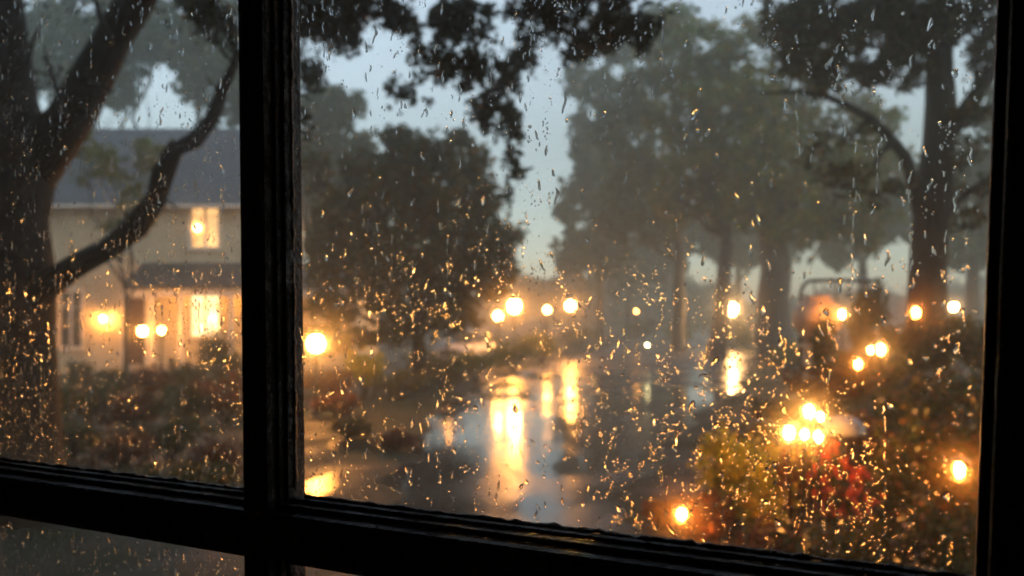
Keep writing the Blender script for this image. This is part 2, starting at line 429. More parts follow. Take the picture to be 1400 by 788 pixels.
# --- near oak on the left, its boughs hanging over the top of the view
def near_oak():
    D = 12.0
    base = G(5, D)
    root = empty('oak_tree', base, label='huge dark oak with crooked limbs close to the window on the left', cat='tree')
    O = Vector(base); P = lambda x, y, d=D: px(x, y, d)-O
    t = MB()
    t.tube([(0, 0, -.3), P(5, 690), P(8, 620), P(10, 540), P(8, 460), P(10, 380), P(5, 300), P(12, 230), P(0, 140), P(-8, 40), P(-20, -80), P(-40, -250)],
           [1.05, .85, .68, .62, .6, .6, .58, .62, .48, .42, .36, .25], 16, 0.05)
    t.tube([P(15, 260), P(50, 215), P(92, 165, 11.8), P(122, 115, 11.6), P(150, 60, 11.4), P(180, 10, 11.2), P(215, -45, 11), P(300, -110, 10.6), P(450, -100, 10.2), P(600, -70, 9.8), P(760, -60, 9.6), P(900, -45, 9.4)],
           [.42, .38, .30, .26, .235, .225, .2, .17, .14, .11, .08, .04], 12, 0.07)
    t.tube([P(20, 430), P(60, 392, 11.8), P(100, 368, 11.6), P(148, 342, 11.4), P(185, 312, 11.2), P(212, 275, 11.1), P(224, 238, 11), P(240, 205, 11), P(266, 192, 10.9), P(290, 162, 10.8), P(302, 128, 10.7), P(320, 88, 10.6), P(338, 30, 10.5), P(352, -60, 10.4)],
           [.22, .185, .17, .145, .16, .13, .14, .10, .11, .08, .075, .055, .045, .025], 12, 0.16)
    t.tube([P(224, 238, 11), P(228, 212, 11), P(236, 190, 11)], [.1, .08, .02], 7, .1)      # snag
    for a, b in (((100, 368), (88, 335)), ((148, 342), (175, 360)), ((185, 312), (170, 280)), ((212, 275), (240, 282)), ((266, 192), (262, 165)), ((290, 162), (310, 170)), ((302, 128), (285, 105)), ((122, 115), (150, 128)), ((150, 60), (178, 84)), ((320, 88), (300, 62))):
        q = branch_path(P(a[0], a[1], 11.2), P(b[0]+random.uniform(-8, 8), b[1], 11.0), 4, .09); t.tube(q, [.035, .026, .018, .012, .005], 5, .1)
    for a, b in (((92, 165), (60, 60)), ((150, 60), (120, -30)), ((0, 140), (70, 20)), ((300, -110), (330, 20)), ((450, -100), (440, 40)),
                 ((450, -100), (520, 30)), ((600, -70), (610, 60)), ((600, -70), (680, 150)), ((760, -60), (800, 40)), ((760, -60), (860, 40)), ((690, 150), (700, 225))):
        da = 10.5; t.tube(branch_path(P(a[0], a[1], da), P(b[0], b[1], da), 6, 0.05), [.05, .042, .034, .028, .02, .014, .006], 6)
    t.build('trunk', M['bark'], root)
    spots = [  # column, row, depth, rx, ry, leaves
        (300, 18, 10.5, 32, 26, 420), (318, 70, 10.5, 14, 22, 90), (262, -8, 10.6, 34, 20, 200),
        (430, 20, 10.2, 38, 34, 900), (480, 25, 10.2, 40, 30, 900), (420, 95, 10.2, 20, 32, 240), (408, 160, 10.2, 10, 30, 60),
        (540, 18, 10, 34, 20, 500), (600, 22, 9.8, 36, 26, 560), (585, 80, 9.8, 26, 18, 140), (560, 130, 9.8, 30, 22, 90),
        (640, 30, 9.8, 34, 26, 420), (610, 100, 9.8, 34, 24, 330), (655, 95, 9.8, 28, 26, 280), (690, 110, 9.8, 24, 26, 260), (672, 150, 9.8, 30, 24, 260),
        (700, 175, 9.8, 16, 30, 170), (703, 225, 9.8, 14, 22, 90), (695, 262, 9.8, 9, 18, 30), (715, 60, 9.7, 26, 26, 240),
        (770, 22, 9.6, 36, 26, 620), (800, 55, 9.6, 30, 24, 420), (845, 30, 9.5, 36, 34, 800), (880, 52, 9.4, 18, 22, 300), (730, 10, 9.7, 34, 18, 420),
        (350, -40, 10.4, 60, 30, 700), (520, -50, 10, 90, 34, 1200), (700, -50, 9.7, 90, 34, 1200), (860, -40, 9.5, 60, 30, 700), (120, -60, 11.5, 120, 50, 1500),
        (60, 110, 12.5, 22, 40, 60)]
    pts = []
    for x, y, d, rx, ry, n in spots:
        c, r = pxr(x, y, d, rx, ry, 90)
        p, _ = clump_points(Vector(c)-O, r, int(n*1.25), 12, 0.24, 0.2); pts.append(p)
    for k in range(34):  # extra canopy out of view, added to hide the zenith sky
        y = random.uniform(-11.5, -3.5); c = (random.uniform(1, 12), y, 6.4+random.uniform(0, 3)+max(0, (y+12)*.25))
        p, _ = clump_points(c, (1.8, 1.8, .9), 500, 14, .24, .2); pts.append(p)
    for k in range(26):     # high crown above the view
        c = (random.uniform(-6, 3.5), random.uniform(-2.5, 4.5), random.uniform(7.6, 11)); 
        p, _ = clump_points(c, (1.6, 1.6, 1.0), 420, 14, .22, .2); pts.append(p)
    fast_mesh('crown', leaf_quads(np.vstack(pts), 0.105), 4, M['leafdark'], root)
near_oak()

# --- right tree with dark reddish trunk
def right_tree():
    D = 20.0
    base = G(1268, D)
    root = empty('oak_tree', base, label='tall dark trunked tree with arching left limb beside the right window frame', cat='tree')
    O = Vector(base); P = lambda x, y, d=D: px(x, y, d)-O
    t = MB()
    t.tube([P(1268, 560), P(1268, 500), P(1268, 440), P(1269, 380), P(1270, 320), P(1277, 260), P(1284, 200), P(1286, 140), P(1284, 80), P(1288, 10), P(1292, -80), P(1296, -200)],
           [.62, .5, .43, .40, .385, .40, .36, .32, .30, .27, .22, .15], 14, .05)
    t.tube([P(1270, 330), P(1256, 285), P(1248, 250), P(1238, 215), P(1216, 188), P(1190, 162), P(1160, 145), P(1130, 132), P(1090, 125), P(1040, 128)],
           [.2, .15, .14, .13, .12, .105, .09, .075, .05, .02], 9, .08)
    t.tube([P(1284, 200), P(1310, 165), P(1340, 120), P(1370, 85), P(1430, 30)], [.24, .19, .16, .14, .1], 9, .08)
    t.tube([P(1272, 330), P(1300, 285), P(1325, 262), P(1360, 240)], [.16, .11, .08, .05], 8, .08)
    for a, b in (((1288, 30), (1200, -20)), ((1286, 100), (1180, 60)), ((1180, 60), (1110, 40)), ((1190, 162), (1150, 200)), ((1216, 188), (1180, 260)), ((1340, 120), (1330, 60)), ((1130, 132), (1100, 90))):
        t.tube(branch_path(P(*a), P(*b), 6, .05), [.09, .075, .06, .05, .04, .025, .01], 6)
    t.build('trunk', M['bark'], root)
    spots = [(1100, 20, 40, 40, 1500), (1090, 80, 26, 26, 500), (1160, 25, 46, 40, 1700), (1220, 20, 44, 44, 1600), (1270, 40, 30, 40, 700), (1320, 20, 40, 34, 1100), (1350, 70, 22, 40, 500),
             (1140, 85, 36, 26, 700), (1200, 90, 40, 24, 800), (1245, 105, 20, 24, 260), (1330, 150, 30, 22, 300), (1310, 210, 30, 26, 260), (1345, 255, 22, 26, 260),
             (1320, 300, 26, 20, 180), (1300, 160, 22, 20, 160), (1130, 125, 28, 14, 160), (1165, 185, 30, 22, 160), (1150, 245, 34, 30, 280), (1210, 260, 34, 24, 260), (1115, 200, 20, 26, 120),
             (1060, 30, 22, 30, 300), (1240, 60, 40, 30, 600)]
    pts = []
    for x, y, rx, ry, n in spots:
        c, r = pxr(x, y, D, rx, ry, 70)
        p, _ = clump_points(Vector(c)-O, r, int(n*(1.6 if y < 95 else 1)), 16, 0.2, 0.2); pts.append(p)
    for k in range(26):
        c = P(random.uniform(1040, 1600), random.uniform(-330, -30), D+random.uniform(-2.5, 4))
        p, _ = clump_points(c, (1.4, 1.4, 0.9), 600, 14, .2, .2); pts.append(p)
    fast_mesh('crown', leaf_quads(np.vstack(pts), 0.17), 4, M['leafoak'], root)
right_tree()

# --- round tree left of the drive
b = G(572, 29)
tree('maple_tree', b, 1.9, .26, [(*pxr(540, 270, 29, 60, 60), 3), (*pxr(610, 260, 29, 62, 60), 3), (*pxr(570, 215, 29, 44, 34), 1.3), (*pxr(470, 300, 29, 46, 46), 1.2),
     (*pxr(480, 360, 29, 56, 46), 1.6), (*pxr(560, 340, 29, 70, 50), 3), (*pxr(640, 330, 29, 50, 52), 2.4), (*pxr(680, 330, 29, 34, 26), .8), (*pxr(640, 385, 29, 44, 34), 1.3),
     (*pxr(600, 400, 29, 40, 30), .9), (*pxr(530, 400, 29, 48, 34), 1.2), (*pxr(660, 270, 29, 30, 30), .7), (*pxr(655, 215, 29, 20, 18), .25), (*pxr(500, 230, 29, 34, 30), .7), (*pxr(440, 350, 29, 30, 40), .8), (*pxr(455, 420, 29, 40, 26), .6), (*pxr(610, 440, 29, 44, 22), .6), (*pxr(440, 460, 29, 50, 22), .6), (*pxr(525, 455, 29, 50, 20), .5), (*pxr(545, 188, 29, 26, 16), .4), (*pxr(630, 190, 29, 22, 14), .25), (*pxr(430, 240, 29, 24, 40), .3), (*pxr(690, 370, 29, 20, 24), .3)],
     'leafoak', .26, 30000, 'round crowned dark tree standing alone at the left edge of the drive', bark='bark', sub=34, tight=.17)
# --- three trunks at right middle
tree('beech_tree', G(1060, 46), 7.6, .86, [(*pxr(1060, 220, 46, 90, 60), 3), (*pxr(1130, 250, 45, 70, 50), 2.5), (*pxr(1180, 300, 45, 50, 40), 1.4), (*pxr(1000, 210, 46, 60, 50), 1.6), (*pxr(1010, 140, 46, 70, 46), 2),
     (*pxr(1100, 150, 47, 80, 60), 2.4), (*pxr(1100, 310, 45, 56, 28), 1.2), (*pxr(1030, 290, 46, 40, 30), .8), (*pxr(1060, 60, 47, 90, 50), 2), (*pxr(1190, 200, 47, 50, 60), 1.2)],
     'leafolive', .38, 19000, 'olive leaved tree with the thickest trunk among the misty trees beyond the drive', group='misty trees beyond the drive', sub=40, tight=.12)
tree('beech_tree', G(980, 50), 6.4, .48, [(*pxr(960, 230, 50, 60, 50), 2), (*pxr(930, 170, 50, 54, 46), 1.8), (*pxr(985, 280, 50, 44, 36), 1.2), (*pxr(920, 270, 50, 40, 36), 1), (*pxr(970, 120, 50, 60, 50), 1.8), (*pxr(940, 60, 50, 70, 44), 1.4)],
     'leafolive', .4, 11000, 'middle one of the misty trees, its leaning trunk just left of the round white lamp', group='misty trees beyond the drive', lean=(.7, 0), sub=36, tight=.12)
tree('beech_tree', G(928, 58), 7.0, .42, [(*pxr(880, 250, 58, 54, 54), 2), (*pxr(860, 180, 58, 50, 46), 1.6), (*pxr(900, 310, 58, 40, 30), .9), (*pxr(850, 300, 58, 34, 34), .7), (*pxr(890, 120, 58, 56, 46), 1.5)],
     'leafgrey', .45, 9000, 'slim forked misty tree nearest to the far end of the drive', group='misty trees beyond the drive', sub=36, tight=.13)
tree('sapling', G(172, 31), 3.4, .09, [(*pxr(135, 225, 31, 36, 34), 2), (*pxr(185, 285, 31, 34, 34), 2), (*pxr(205, 215, 31, 30, 26), 1.2), (*pxr(105, 190, 31, 26, 24), 1), (*pxr(160, 320, 31, 24, 22), .8)],
     'leafolive', .2, 3000, 'slender sparse brown leaved young tree in front of the house roof', sub=24, tight=.16)
# --- further hazy trees
FAR = [
 ('tree', 820, 78, 6, .4, [(800, 300, 40, 60), (840, 240, 50, 60), (810, 200, 36, 44), (850, 150, 44, 44), (800, 110, 34, 30), (830, 60, 50, 34), (900, 40, 60, 34), (780, 350, 26, 30), (830, 340, 40, 34)], 9000, 'pale blue grey tree fading in mist right of the bright sky gap'),
 ('tree', 452, 55, 5, .4, [(455, 150, 36, 46), (430, 220, 40, 50), (480, 210, 36, 40), (440, 290, 40, 50), (500, 250, 30, 40)], 9000, 'grey hazy tree rising behind the round tree beside the mullion'),
 ('tree', 300, 62, 6, .45, [(290, 90, 50, 50), (330, 130, 40, 50), (250, 60, 50, 40), (300, 30, 60, 40), (370, 160, 40, 70), (370, 240, 40, 50)], 9000, 'hazy tree over the right half of the house roof'),
 ('tree', 150, 64, 6, .45, [(130, 120, 50, 40), (160, 60, 60, 46), (80, 80, 60, 60), (210, 40, 50, 40), (120, 20, 60, 40)], 8000, 'hazy tree over the left half of the house roof'),
 ('tree', 745, 120, 6, .4, [(740, 398, 30, 12), (700, 390, 30, 14), (780, 392, 34, 16)], 3500, 'distant low tree in fog at the end of the drive'),
 ('tree', 860, 110, 6, .4, [(850, 370, 40, 34), (900, 350, 40, 34), (890, 300, 40, 40)], 4000, 'foggy tree seen between the drive and the slim forked tree'),
 ('tree', 1010, 100, 7, .5, [(1000, 330, 50, 40), (1060, 320, 50, 44), (960, 300, 40, 40), (1020, 260, 60, 50)], 5000, 'foggy tree behind the bright round lamp'),
 ('tree', 1180, 80, 7, .5, [(1160, 330, 50, 36), (1220, 300, 50, 46), (1200, 240, 56, 46), (1140, 250, 50, 50)], 6000, 'foggy tree behind the iron garden frame'),
 ('tree', 1330, 60, 7, .5, [(1330, 330, 50, 40), (1370, 260, 50, 60), (1310, 230, 40, 40), (1380, 160, 50, 50)], 6000, 'hazy tree behind the tall trunk at the right window frame'),
 ('tree', 540, 110, 7, .5, [(560, 380, 50, 26), (620, 385, 40, 22), (500, 370, 40, 30)], 3500, 'foggy tree far behind the round crowned tree'),
]
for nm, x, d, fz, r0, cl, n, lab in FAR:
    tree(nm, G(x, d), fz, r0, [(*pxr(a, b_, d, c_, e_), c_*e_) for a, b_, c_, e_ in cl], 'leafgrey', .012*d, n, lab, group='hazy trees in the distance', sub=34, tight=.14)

pts = []
for k in range(230):
    x = random.uniform(-120, 120); y = 150+random.uniform(-6, 14); u = x/y*FP+700
    hgt = 6+2*math.sin(x*.09)+1.5*math.sin(x*.23+1)-2*math.exp(-((u-760)/90)**2)
    p, _ = clump_points((x, y, hgt*random.uniform(.2, .8)), (5, 3, hgt*.42), 330, 14, .24, .3); pts.append(p)
p = np.vstack(pts); p[:, 2] = np.abs(p[:, 2])
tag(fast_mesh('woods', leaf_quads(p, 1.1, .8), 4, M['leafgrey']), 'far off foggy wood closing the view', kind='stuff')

# ------------------------------------------------------------------ shrubs
def shrub_mesh(h, w, n, leaf, mat, flower=None, fn=0, upright=False):
    pts = []
    cl = []
    for k in range(9):
        a = random.uniform(0, 6.28); rr = w*random.uniform(.1, .62)
        cz = h*random.uniform(.3, .78)
        cl.append((math.cos(a)*rr, math.sin(a)*rr, cz))
        p, _ = clump_points(cl[-1], (w*.42, w*.42, h*.3), n//9, 12, .22, .3); pts.append(p)
    p = np.vstack(pts); p[:, 2] = np.abs(p[:, 2])
    return p, cl
def shrub(x, d, h, w, mat, label, name='shrub', cat='shrub', group=None, flower=None, fn=0, n=2600, leaf=.1, rows=None):
    base = G(x, d)
    root = empty(name, base, random.uniform(0, 6), label=label, cat=cat, group=group)
    p, cl = shrub_mesh(h, w, n, leaf, mat)
    s = MB()
    for c in cl:
        s.tube(branch_path((random.uniform(-.06, .06), random.uniform(-.06, .06), -.05), c, 5, .06), [.025, .022, .018, .014, .01, .006], 5)
    s.build('stem', M['bark'], root)
    fast_mesh('foliage', leaf_quads(p, leaf, .6), 4, M[mat], root)
    if flower:
        k = rng.integers(0, len(p), fn); q = p[k]+np.array([0, 0, 1])*rng.uniform(0.02, .1, size=(fn, 1))*h
        q[:, 2] += (q[:, 2] < h*.5)*h*.2
        q = np.repeat(q, 5, axis=0)+rng.normal(size=(fn*5, 3))*leaf*.3
        fast_mesh('blossom', leaf_quads(q, leaf*.8, .9), 4, M[flower], root)
    return root

HB = 'shrubs in front of the house'
shrub(300, 30, 1.9, 1.0, 'leafshrub', 'tallest round shrub in front of the lit ground floor window', group=HB)
shrub(255, 27, 1.3, 1.0, 'leafshrub', 'dark shrub between the porch lamps and the lit lower window', group=HB)
shrub(325, 26, 1.5, .9, 'leafshrub', 'dark shrub half hidden by the window mullion before the house', group=HB)
shrub(205, 26, 1.05, 1.0, 'leafrust', 'low rusty shrub in front of the house door', group=HB)
shrub(160, 27, .95, .8, 'leafshrub', 'small green shrub before the bright patch of house wall', group=HB)
shrub(110, 28, 1.1, .7, 'leafshrub', 'spiky shrub below the dark house window', group=HB)
shrub(120, 21, 1.0, 1.0, 'leafshrub', 'wet dark shrub at the foot of the house path', group=HB)
shrub(60, 18, 1.1, 1.1, 'leafshrub', 'dense shrub hard against the right side of the big oak trunk', group=HB)
shrub(180, 19.5, .85, .9, 'leafrust', 'rusty brown shrub in the front row before the door', group=HB)
shrub(245, 20, 1.0, .9, 'leafshrub', 'front row shrub glistening before the porch', group=HB)
shrub(310, 20.5, 1.1, .9, 'leafrust', 'brown shrub in the front row next to the mullion', group=HB)
shrub(20, 14.5, .9, .9, 'leafshrub', 'shrub nearest to the oak roots', group=HB)
shrub(370, 21, 1.0, .9, 'leafshrub', 'shrub between mullion and bright garden lamp', group=HB)
for x_, d_, h_, w_, m_, t_ in ((95, 15.5, .75, .8, 'leafshrub', 'low glinting shrub in the near bed right of the oak roots'), (165, 14.5, .6, .7, 'leafrust', 'rusty low plant in the near bed below the house door'),
        (235, 15.5, .75, .8, 'leafshrub', 'green low shrub in the near bed below the porch posts'), (300, 14.0, .6, .7, 'leafrust', 'rusty low plant in the near bed at the foot of the mullion'),
        (50, 11.5, .55, .6, 'leafshrub', 'small plant low in the left pane close to the rail'), (130, 11.8, .5, .6, 'leafrust', 'russet plant just above the rail in the left pane'),
        (200, 12.2, .5, .6, 'leafshrub', 'green plant just above the rail under the door'), (275, 12.0, .5, .6, 'leafshrub', 'green plant just above the rail beside the mullion'),
        (475, 18, .5, .6, 'leafshrub', 'low green plant on the brown ground right of the mullion'), (540, 16.5, .4, .5, 'leafrust', 'low russet plant at the near left edge of the drive')):
    shrub(x_, d_, h_, w_, m_, t_, group='low plants in the near left bed', n=1700, leaf=.075)
MBG = 'shrubs along the left edge of the drive'
shrub(498, 27, 1.35, .75, 'leafyellow', 'shrub with golden yellow flowers right of the brightest lamp', group=MBG, flower='petalyellow', fn=150)
shrub(445, 26, .9, .9, 'leafrust', 'rusty shrub behind the brightest lamp', group=MBG)
shrub(465, 21.5, .55, .7, 'leafrust', 'small dark red mound on the drive edge', group=MBG)
shrub(545, 26, .8, 1.0, 'leafshrub', 'low shrub left of the lone round tree trunk', group=MBG)
shrub(605, 29, 1.1, 1.1, 'leafshrub', 'low shrub right of the lone round tree trunk', group=MBG)
shrub(650, 33, 1.1, 1.2, 'leafolive', 'olive shrub in front of the pale parked car', group=MBG)
shrub(700, 38, 1.5, 1.3, 'leafolive', 'bushy shrub below the bright pair of post lamps', group=MBG)
shrub(738, 44, 1.6, 1.3, 'leafolive', 'bushy shrub below the middle far lamp', group=MBG)
shrub(580, 34, 1.2, 1.2, 'leafshrub', 'shrub behind the lone round tree trunk', group=MBG)
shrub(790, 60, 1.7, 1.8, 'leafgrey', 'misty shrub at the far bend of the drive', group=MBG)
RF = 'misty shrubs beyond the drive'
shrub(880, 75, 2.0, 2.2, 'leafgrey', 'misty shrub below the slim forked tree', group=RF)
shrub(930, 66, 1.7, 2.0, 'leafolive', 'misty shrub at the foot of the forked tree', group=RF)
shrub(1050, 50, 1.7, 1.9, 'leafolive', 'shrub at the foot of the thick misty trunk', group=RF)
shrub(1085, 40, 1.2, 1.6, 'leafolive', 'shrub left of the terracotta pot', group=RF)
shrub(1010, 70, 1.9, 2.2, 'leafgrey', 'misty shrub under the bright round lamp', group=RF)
RB = 'shrubs on the garden bank at right'
shrub(1185, 22, 1.9, .62, 'leafshrub', 'round dark shrub between the terracotta pot and the tall trunk', group=RB, n=3600)
shrub(1126, 18.9, 2.0, .34, 'leafshrub', 'leafy plant growing up in front of the terracotta pot', group=RB, n=1600)
shrub(1075, 18, .6, .9, 'leafshrub', 'low green shrub below and left of the terracotta pot', group=RB)
shrub(1130, 16, .85, .9, 'leafrust', 'rusty shrub below the terracotta pot', group=RB)
shrub(1180, 15.5, .7, .9, 'leafshrub', 'shrub just behind the pair of small garden lamps', group=RB)
shrub(1230, 17, .95, .9, 'leafshrub', 'shrub at the foot of the tall dark trunk', group=RB)
shrub(1290, 17, 1.1, .9, 'leafshrub', 'shrub right of the tall dark trunk', group=RB)
shrub(1345, 16, 1.2, .9, 'leafshrub', 'shrub behind the right window stile', group=RB)
shrub(1060, 13.5, .75, .8, 'leafshrub', 'green shrub behind the yellow leaved shrub', group=RB)
shrub(1125, 12.4, .75, .7, 'leafrust', 'red brown shrub behind the pale dome', group=RB)
shrub(1190, 12, .7, .8, 'leafrust', 'red brown shrub in front of the small paired lamps', group=RB)
shrub(1250, 12.5, .95, .8, 'leafshrub', 'dark green shrub on the middle of the bank', group=RB)
shrub(1315, 12.5, 1.1, .8, 'leafshrub', 'dark shrub on the bank close to the right stile', group=RB)
shrub(1000, 10.2, 1.25, .62, 'leafyellow', 'bright yellow green shrub at the right edge of the drive', group=RB, n=3200, leaf=.085)
shrub(1055, 9.6, 1.25, .55, 'leafyellow', 'yellow leaved shrub below the cluster of lanterns', group=RB, n=3000, leaf=.085)
shrub(975, 9.6, .65, .5, 'leafrust', 'low rusty plant beside the ground lantern', group=RB, n=1500, leaf=.07)
shrub(905, 10.6, .35, .4, 'leafrust', 'tiny rusty plant left of the ground lantern', group=RB, n=900, leaf=.06)
shrub(1150, 8.8, 1.15, .42, 'leafshrub', 'shrub with scarlet flowers under the pale dome', group=RB, flower='petalred', fn=300, leaf=.07)
shrub(1085, 9.4, 1.2, .3, 'leafrust', 'orange brown plant between the yellow shrub and the scarlet flowers', group=RB, n=1500, leaf=.07)
shrub(1215, 9.2, 1.5, .6, 'leafshrub', 'dark glossy shrub right of the scarlet flowers', group=RB, n=3600, leaf=.075)
shrub(1280, 8.8, 1.65, .6, 'leafshrub', 'large dark shrub left of the amber lantern at right', group=RB, n=3600, leaf=.075)
shrub(1345, 8.6, 1.7, .6, 'leafshrub', 'large dark shrub behind the amber lantern at right', group=RB, n=3000, leaf=.075)
shrub(1040, 7.6, .8, .5, 'leafrust', 'russet plant in the near bed left of the darkest shrubs', group=RB, n=2000, leaf=.06)
shrub(1110, 7.4, .85, .5, 'leafshrub', 'dark plant in the near bed below the scarlet flowers', group=RB, n=2400, leaf=.06)
shrub(1180, 7.2, .95, .5, 'leafshrub', 'dark plant in the near bed just above the window rail', group=RB, n=2400, leaf=.06)
shrub(1250, 7.0, .95, .5, 'leafshrub', 'darkest plant low in the right corner of the pane', group=RB, flower='petalpale', fn=25, n=2400, leaf=.06)
shrub(1320, 6.8, 1.0, .5, 'leafshrub', 'dark plant in the near bed against the right stile', group=RB, n=2400, leaf=.06)
shrub(980, 8.4, .4, .4, 'leafrust', 'low russet ground plant beside the drive below the yellow shrub', group=RB, n=1200, leaf=.06)

# ------------------------------------------------------------------ house
def house():
    Y = 37.0
    X = lambda x, d=Y: (x-700)/FP*d
    Z = lambda y, d=Y: H-(y-HZ)/FP*d
    x0, x1 = -21.0, X(345)
    root = empty('house', (X(230), Y, 0), label='cream two storey house with slate roof and lit windows behind shrubs', cat='house')
    ox, oy = X(230), Y
    L = lambda x, y, z: (x-ox, y-oy, z)
    ze = Z(281)
    # openings of the front wall: px rectangles
    ops = [(260, 279, 300, 340), (259, 402, 300, 461), (80, 398, 112, 476), (170, 407, 199, 510)]
    rects = [(X(a), Z(d_), X(c), Z(b_)) for a, b_, c, d_ in ops]
    rects[3] = (rects[3][0], 0.35, rects[3][2], rects[3][3])
    xs = sorted({x0, x1, *[r[0] for r in rects], *[r[2] for r in rects]}); zs = sorted({0.0, ze, *[r[1] for r in rects], *[r[3] for r in rects]})
    w = MB()
    for i in range(len(xs)-1):
        for j in range(len(zs)-1):
            cx, cz = (xs[i]+xs[i+1])/2, (zs[j]+zs[j+1])/2
            if any(r[0] < cx < r[2] and r[1] < cz < r[3] for r in rects): continue
            # board lines
            zz = zs[j]
            while zz < zs[j+1]-1e-4:
                z2 = min(zs[j+1], (math.floor(zz/.2+1e-6)+1)*.2)
                f0 = (zz/.2) % 1.0; f1 = f0+(z2-zz)/.2
                w.add([L(xs[i], Y-.03*(1-f0), zz), L(xs[i+1], Y-.03*(1-f0), zz), L(xs[i+1], Y-.03*(1-f1), z2), L(xs[i], Y-.03*(1-f1), z2)], [(0, 1, 2, 3)])
                zz = z2
    for r in rects:   # reveals
        a, b_, c, d_ = r
        for q in ([(a, Y-.03, b_), (a, Y+.25, b_), (a, Y+.25, d_), (a, Y-.03, d_)], [(c, Y-.03, b_), (c, Y+.25, b_), (c, Y+.25, d_), (c, Y-.03, d_)],
                  [(a, Y-.03, b_), (c, Y-.03, b_), (c, Y+.25, b_), (a, Y+.25, b_)], [(a, Y-.03, d_), (c, Y-.03, d_), (c, Y+.25, d_), (a, Y+.25, d_)]):
            w.add([L(*p) for p in q], [(0, 1, 2, 3)])
    yb = Y+9; yr = Y+4.5; zr = H+(HZ-176)/FP*yr
    w.add([L(x0, Y, 0), L(x0, yb, 0), L(x0, yb, ze), L(x0, yr, zr-.1), L(x0, Y, ze)], [(0, 1, 2, 3, 4)])
    w.add([L(x1, Y, 0), L(x1, yb, 0), L(x1, yb, ze), L(x1, yr, zr-.1), L(x1, Y, ze)], [(0, 1, 2, 3, 4)])
    w.add([L(x0, yb, 0), L(x1, yb, 0), L(x1, yb, ze), L(x0, yb, ze)], [(0, 1, 2, 3)])
    # one storey wing to the right
    xw = X(492)
    w.box(L(x1+.01, Y+.02, 0), L(xw, Y+5, 3.45))
    w.build('wall', M['cream'], root)
    rf = MB()
    def slab(a, b_, c, d_, th=.18):
        pts = [Vector(L(*p)) for p in (a, b_, c, d_)]
        rf.add([*pts, *[p-Vector((0, 0, th)) for p in pts]], [(0, 1, 2, 3), (7, 6, 5, 4), (0, 4, 5, 1), (1, 5, 6, 2), (2, 6, 7, 3), (3, 7, 4, 0)])
    slab((x0-.4, Y-.5, ze-.02), (x1+.35, Y-.5, ze-.02), (x1+.35, yr, zr), (x0-.4, yr, zr))
    slab((x1+.35, yb+.5, ze-.02), (x0-.4, yb+.5, ze-.02), (x0-.4, yr+.003, zr), (x1+.35, yr+.003, zr))
    rf.build('roof', M['slate'], root)
    g = MB(); g.box(L(x0-.4, Y-.62, ze-.16), L(x1+.35, Y-.503, ze-.03)); g.build('gutter', M['trim'], root)
    dp = MB(); dp.tube([L(x0+.25, Y-.1, .05), L(x0+.25, Y-.1, ze-.5), L(x0+.25, Y-.5, ze-.2)], .05, 8); dp.build('downpipe', M['trim'], root)
    # porch
    xp0 = X(196); 
    rf = MB()
    pr0, pr1 = 35.0, Y-.04
    slab((xp0, pr0, 3.58), (xw+.2, pr0, 3.58), (xw+.2, pr1, 4.6), (xp0, pr1, 4.6), .14)
    rf.build('porch_roof', M['slate'], root)
    rf = MB()
    slab((x1+.02, Y+.3, 4.6), (xw+.2, Y+.3, 4.6), (xw+.2, Y+5.2, 4.0), (x1+.02, Y+5.2, 4.0), .14)
    rf.build('wing_roof', M['slate'], root)
    bm_ = MB(); bm_.box(L(xp0+.05, pr0+.08, 3.16), L(xw+.1, pr0+.24, 3.435)); bm_.build('beam', M['trim'], root)
    dk = MB(); dk.box(L(xp0, pr0, .0), L(xw+.2, Y-.05, .33)); dk.build('porch_floor', M['stone'], root)
    for xx in (207, 247, 316, 372, 410, 486):
        p = MB(); cx = X(xx, 35.16)
        p.box(L(cx-.075, 35.08, .332), L(cx+.075, 35.23, 3.158), .01); p.box(L(cx-.11, 35.05, .334), L(cx+.11, 35.26, .55), .01); p.build('porch_post', M['trim'], root)
    # windows
    def window(r, lit, bulb=None, strength=3.0):
        a, b_, c, d_ = r; cx = (a+c)/2
        f = MB()
        t = .07
        f.box(L(a-.09, Y-.075, d_+.0), L(c+.09, Y-.035, d_+.12)); f.box(L(a-.09, Y-.075, b_-.0), L(a, Y-.035, d_)); f.box(L(c, Y-.075, b_), L(c+.09, Y-.035, d_))
        f.box(L(a+.001, Y+.05, b_+.001), L(a+t, Y+.12, d_-.001)); f.box(L(c-t, Y+.05, b_+.001), L(c-.001, Y+.12, d_-.001))
        f.box(L(a+t, Y+.052, d_-t), L(c-t, Y+.118, d_-.001)); f.box(L(a+t, Y+.052, b_+.001), L(c-t, Y+.118, b_+t))
        f.box(L(cx-.05, Y+.045, b_+t), L(cx+.05, Y+.125, d_-t))
        zt = b_+(d_-b_)*.72
        f.box(L(a+t, Y+.06, zt-.02), L(cx-.05, Y+.11, zt+.02)); f.box(L(cx+.05, Y+.06, zt-.02), L(c-t, Y+.11, zt+.02))
        win = f.build('window', M['trim'], root)
        s_ = MB(); s_.box(L(a-.14, Y-.13, b_-.09), L(c+.14, Y-.033, b_-.002)); s_.build('sill', M['trim'], win)
        pn = MB(); pn.box(L(a+t, Y+.083, b_+t), L(c-t, Y+.09, d_-t))
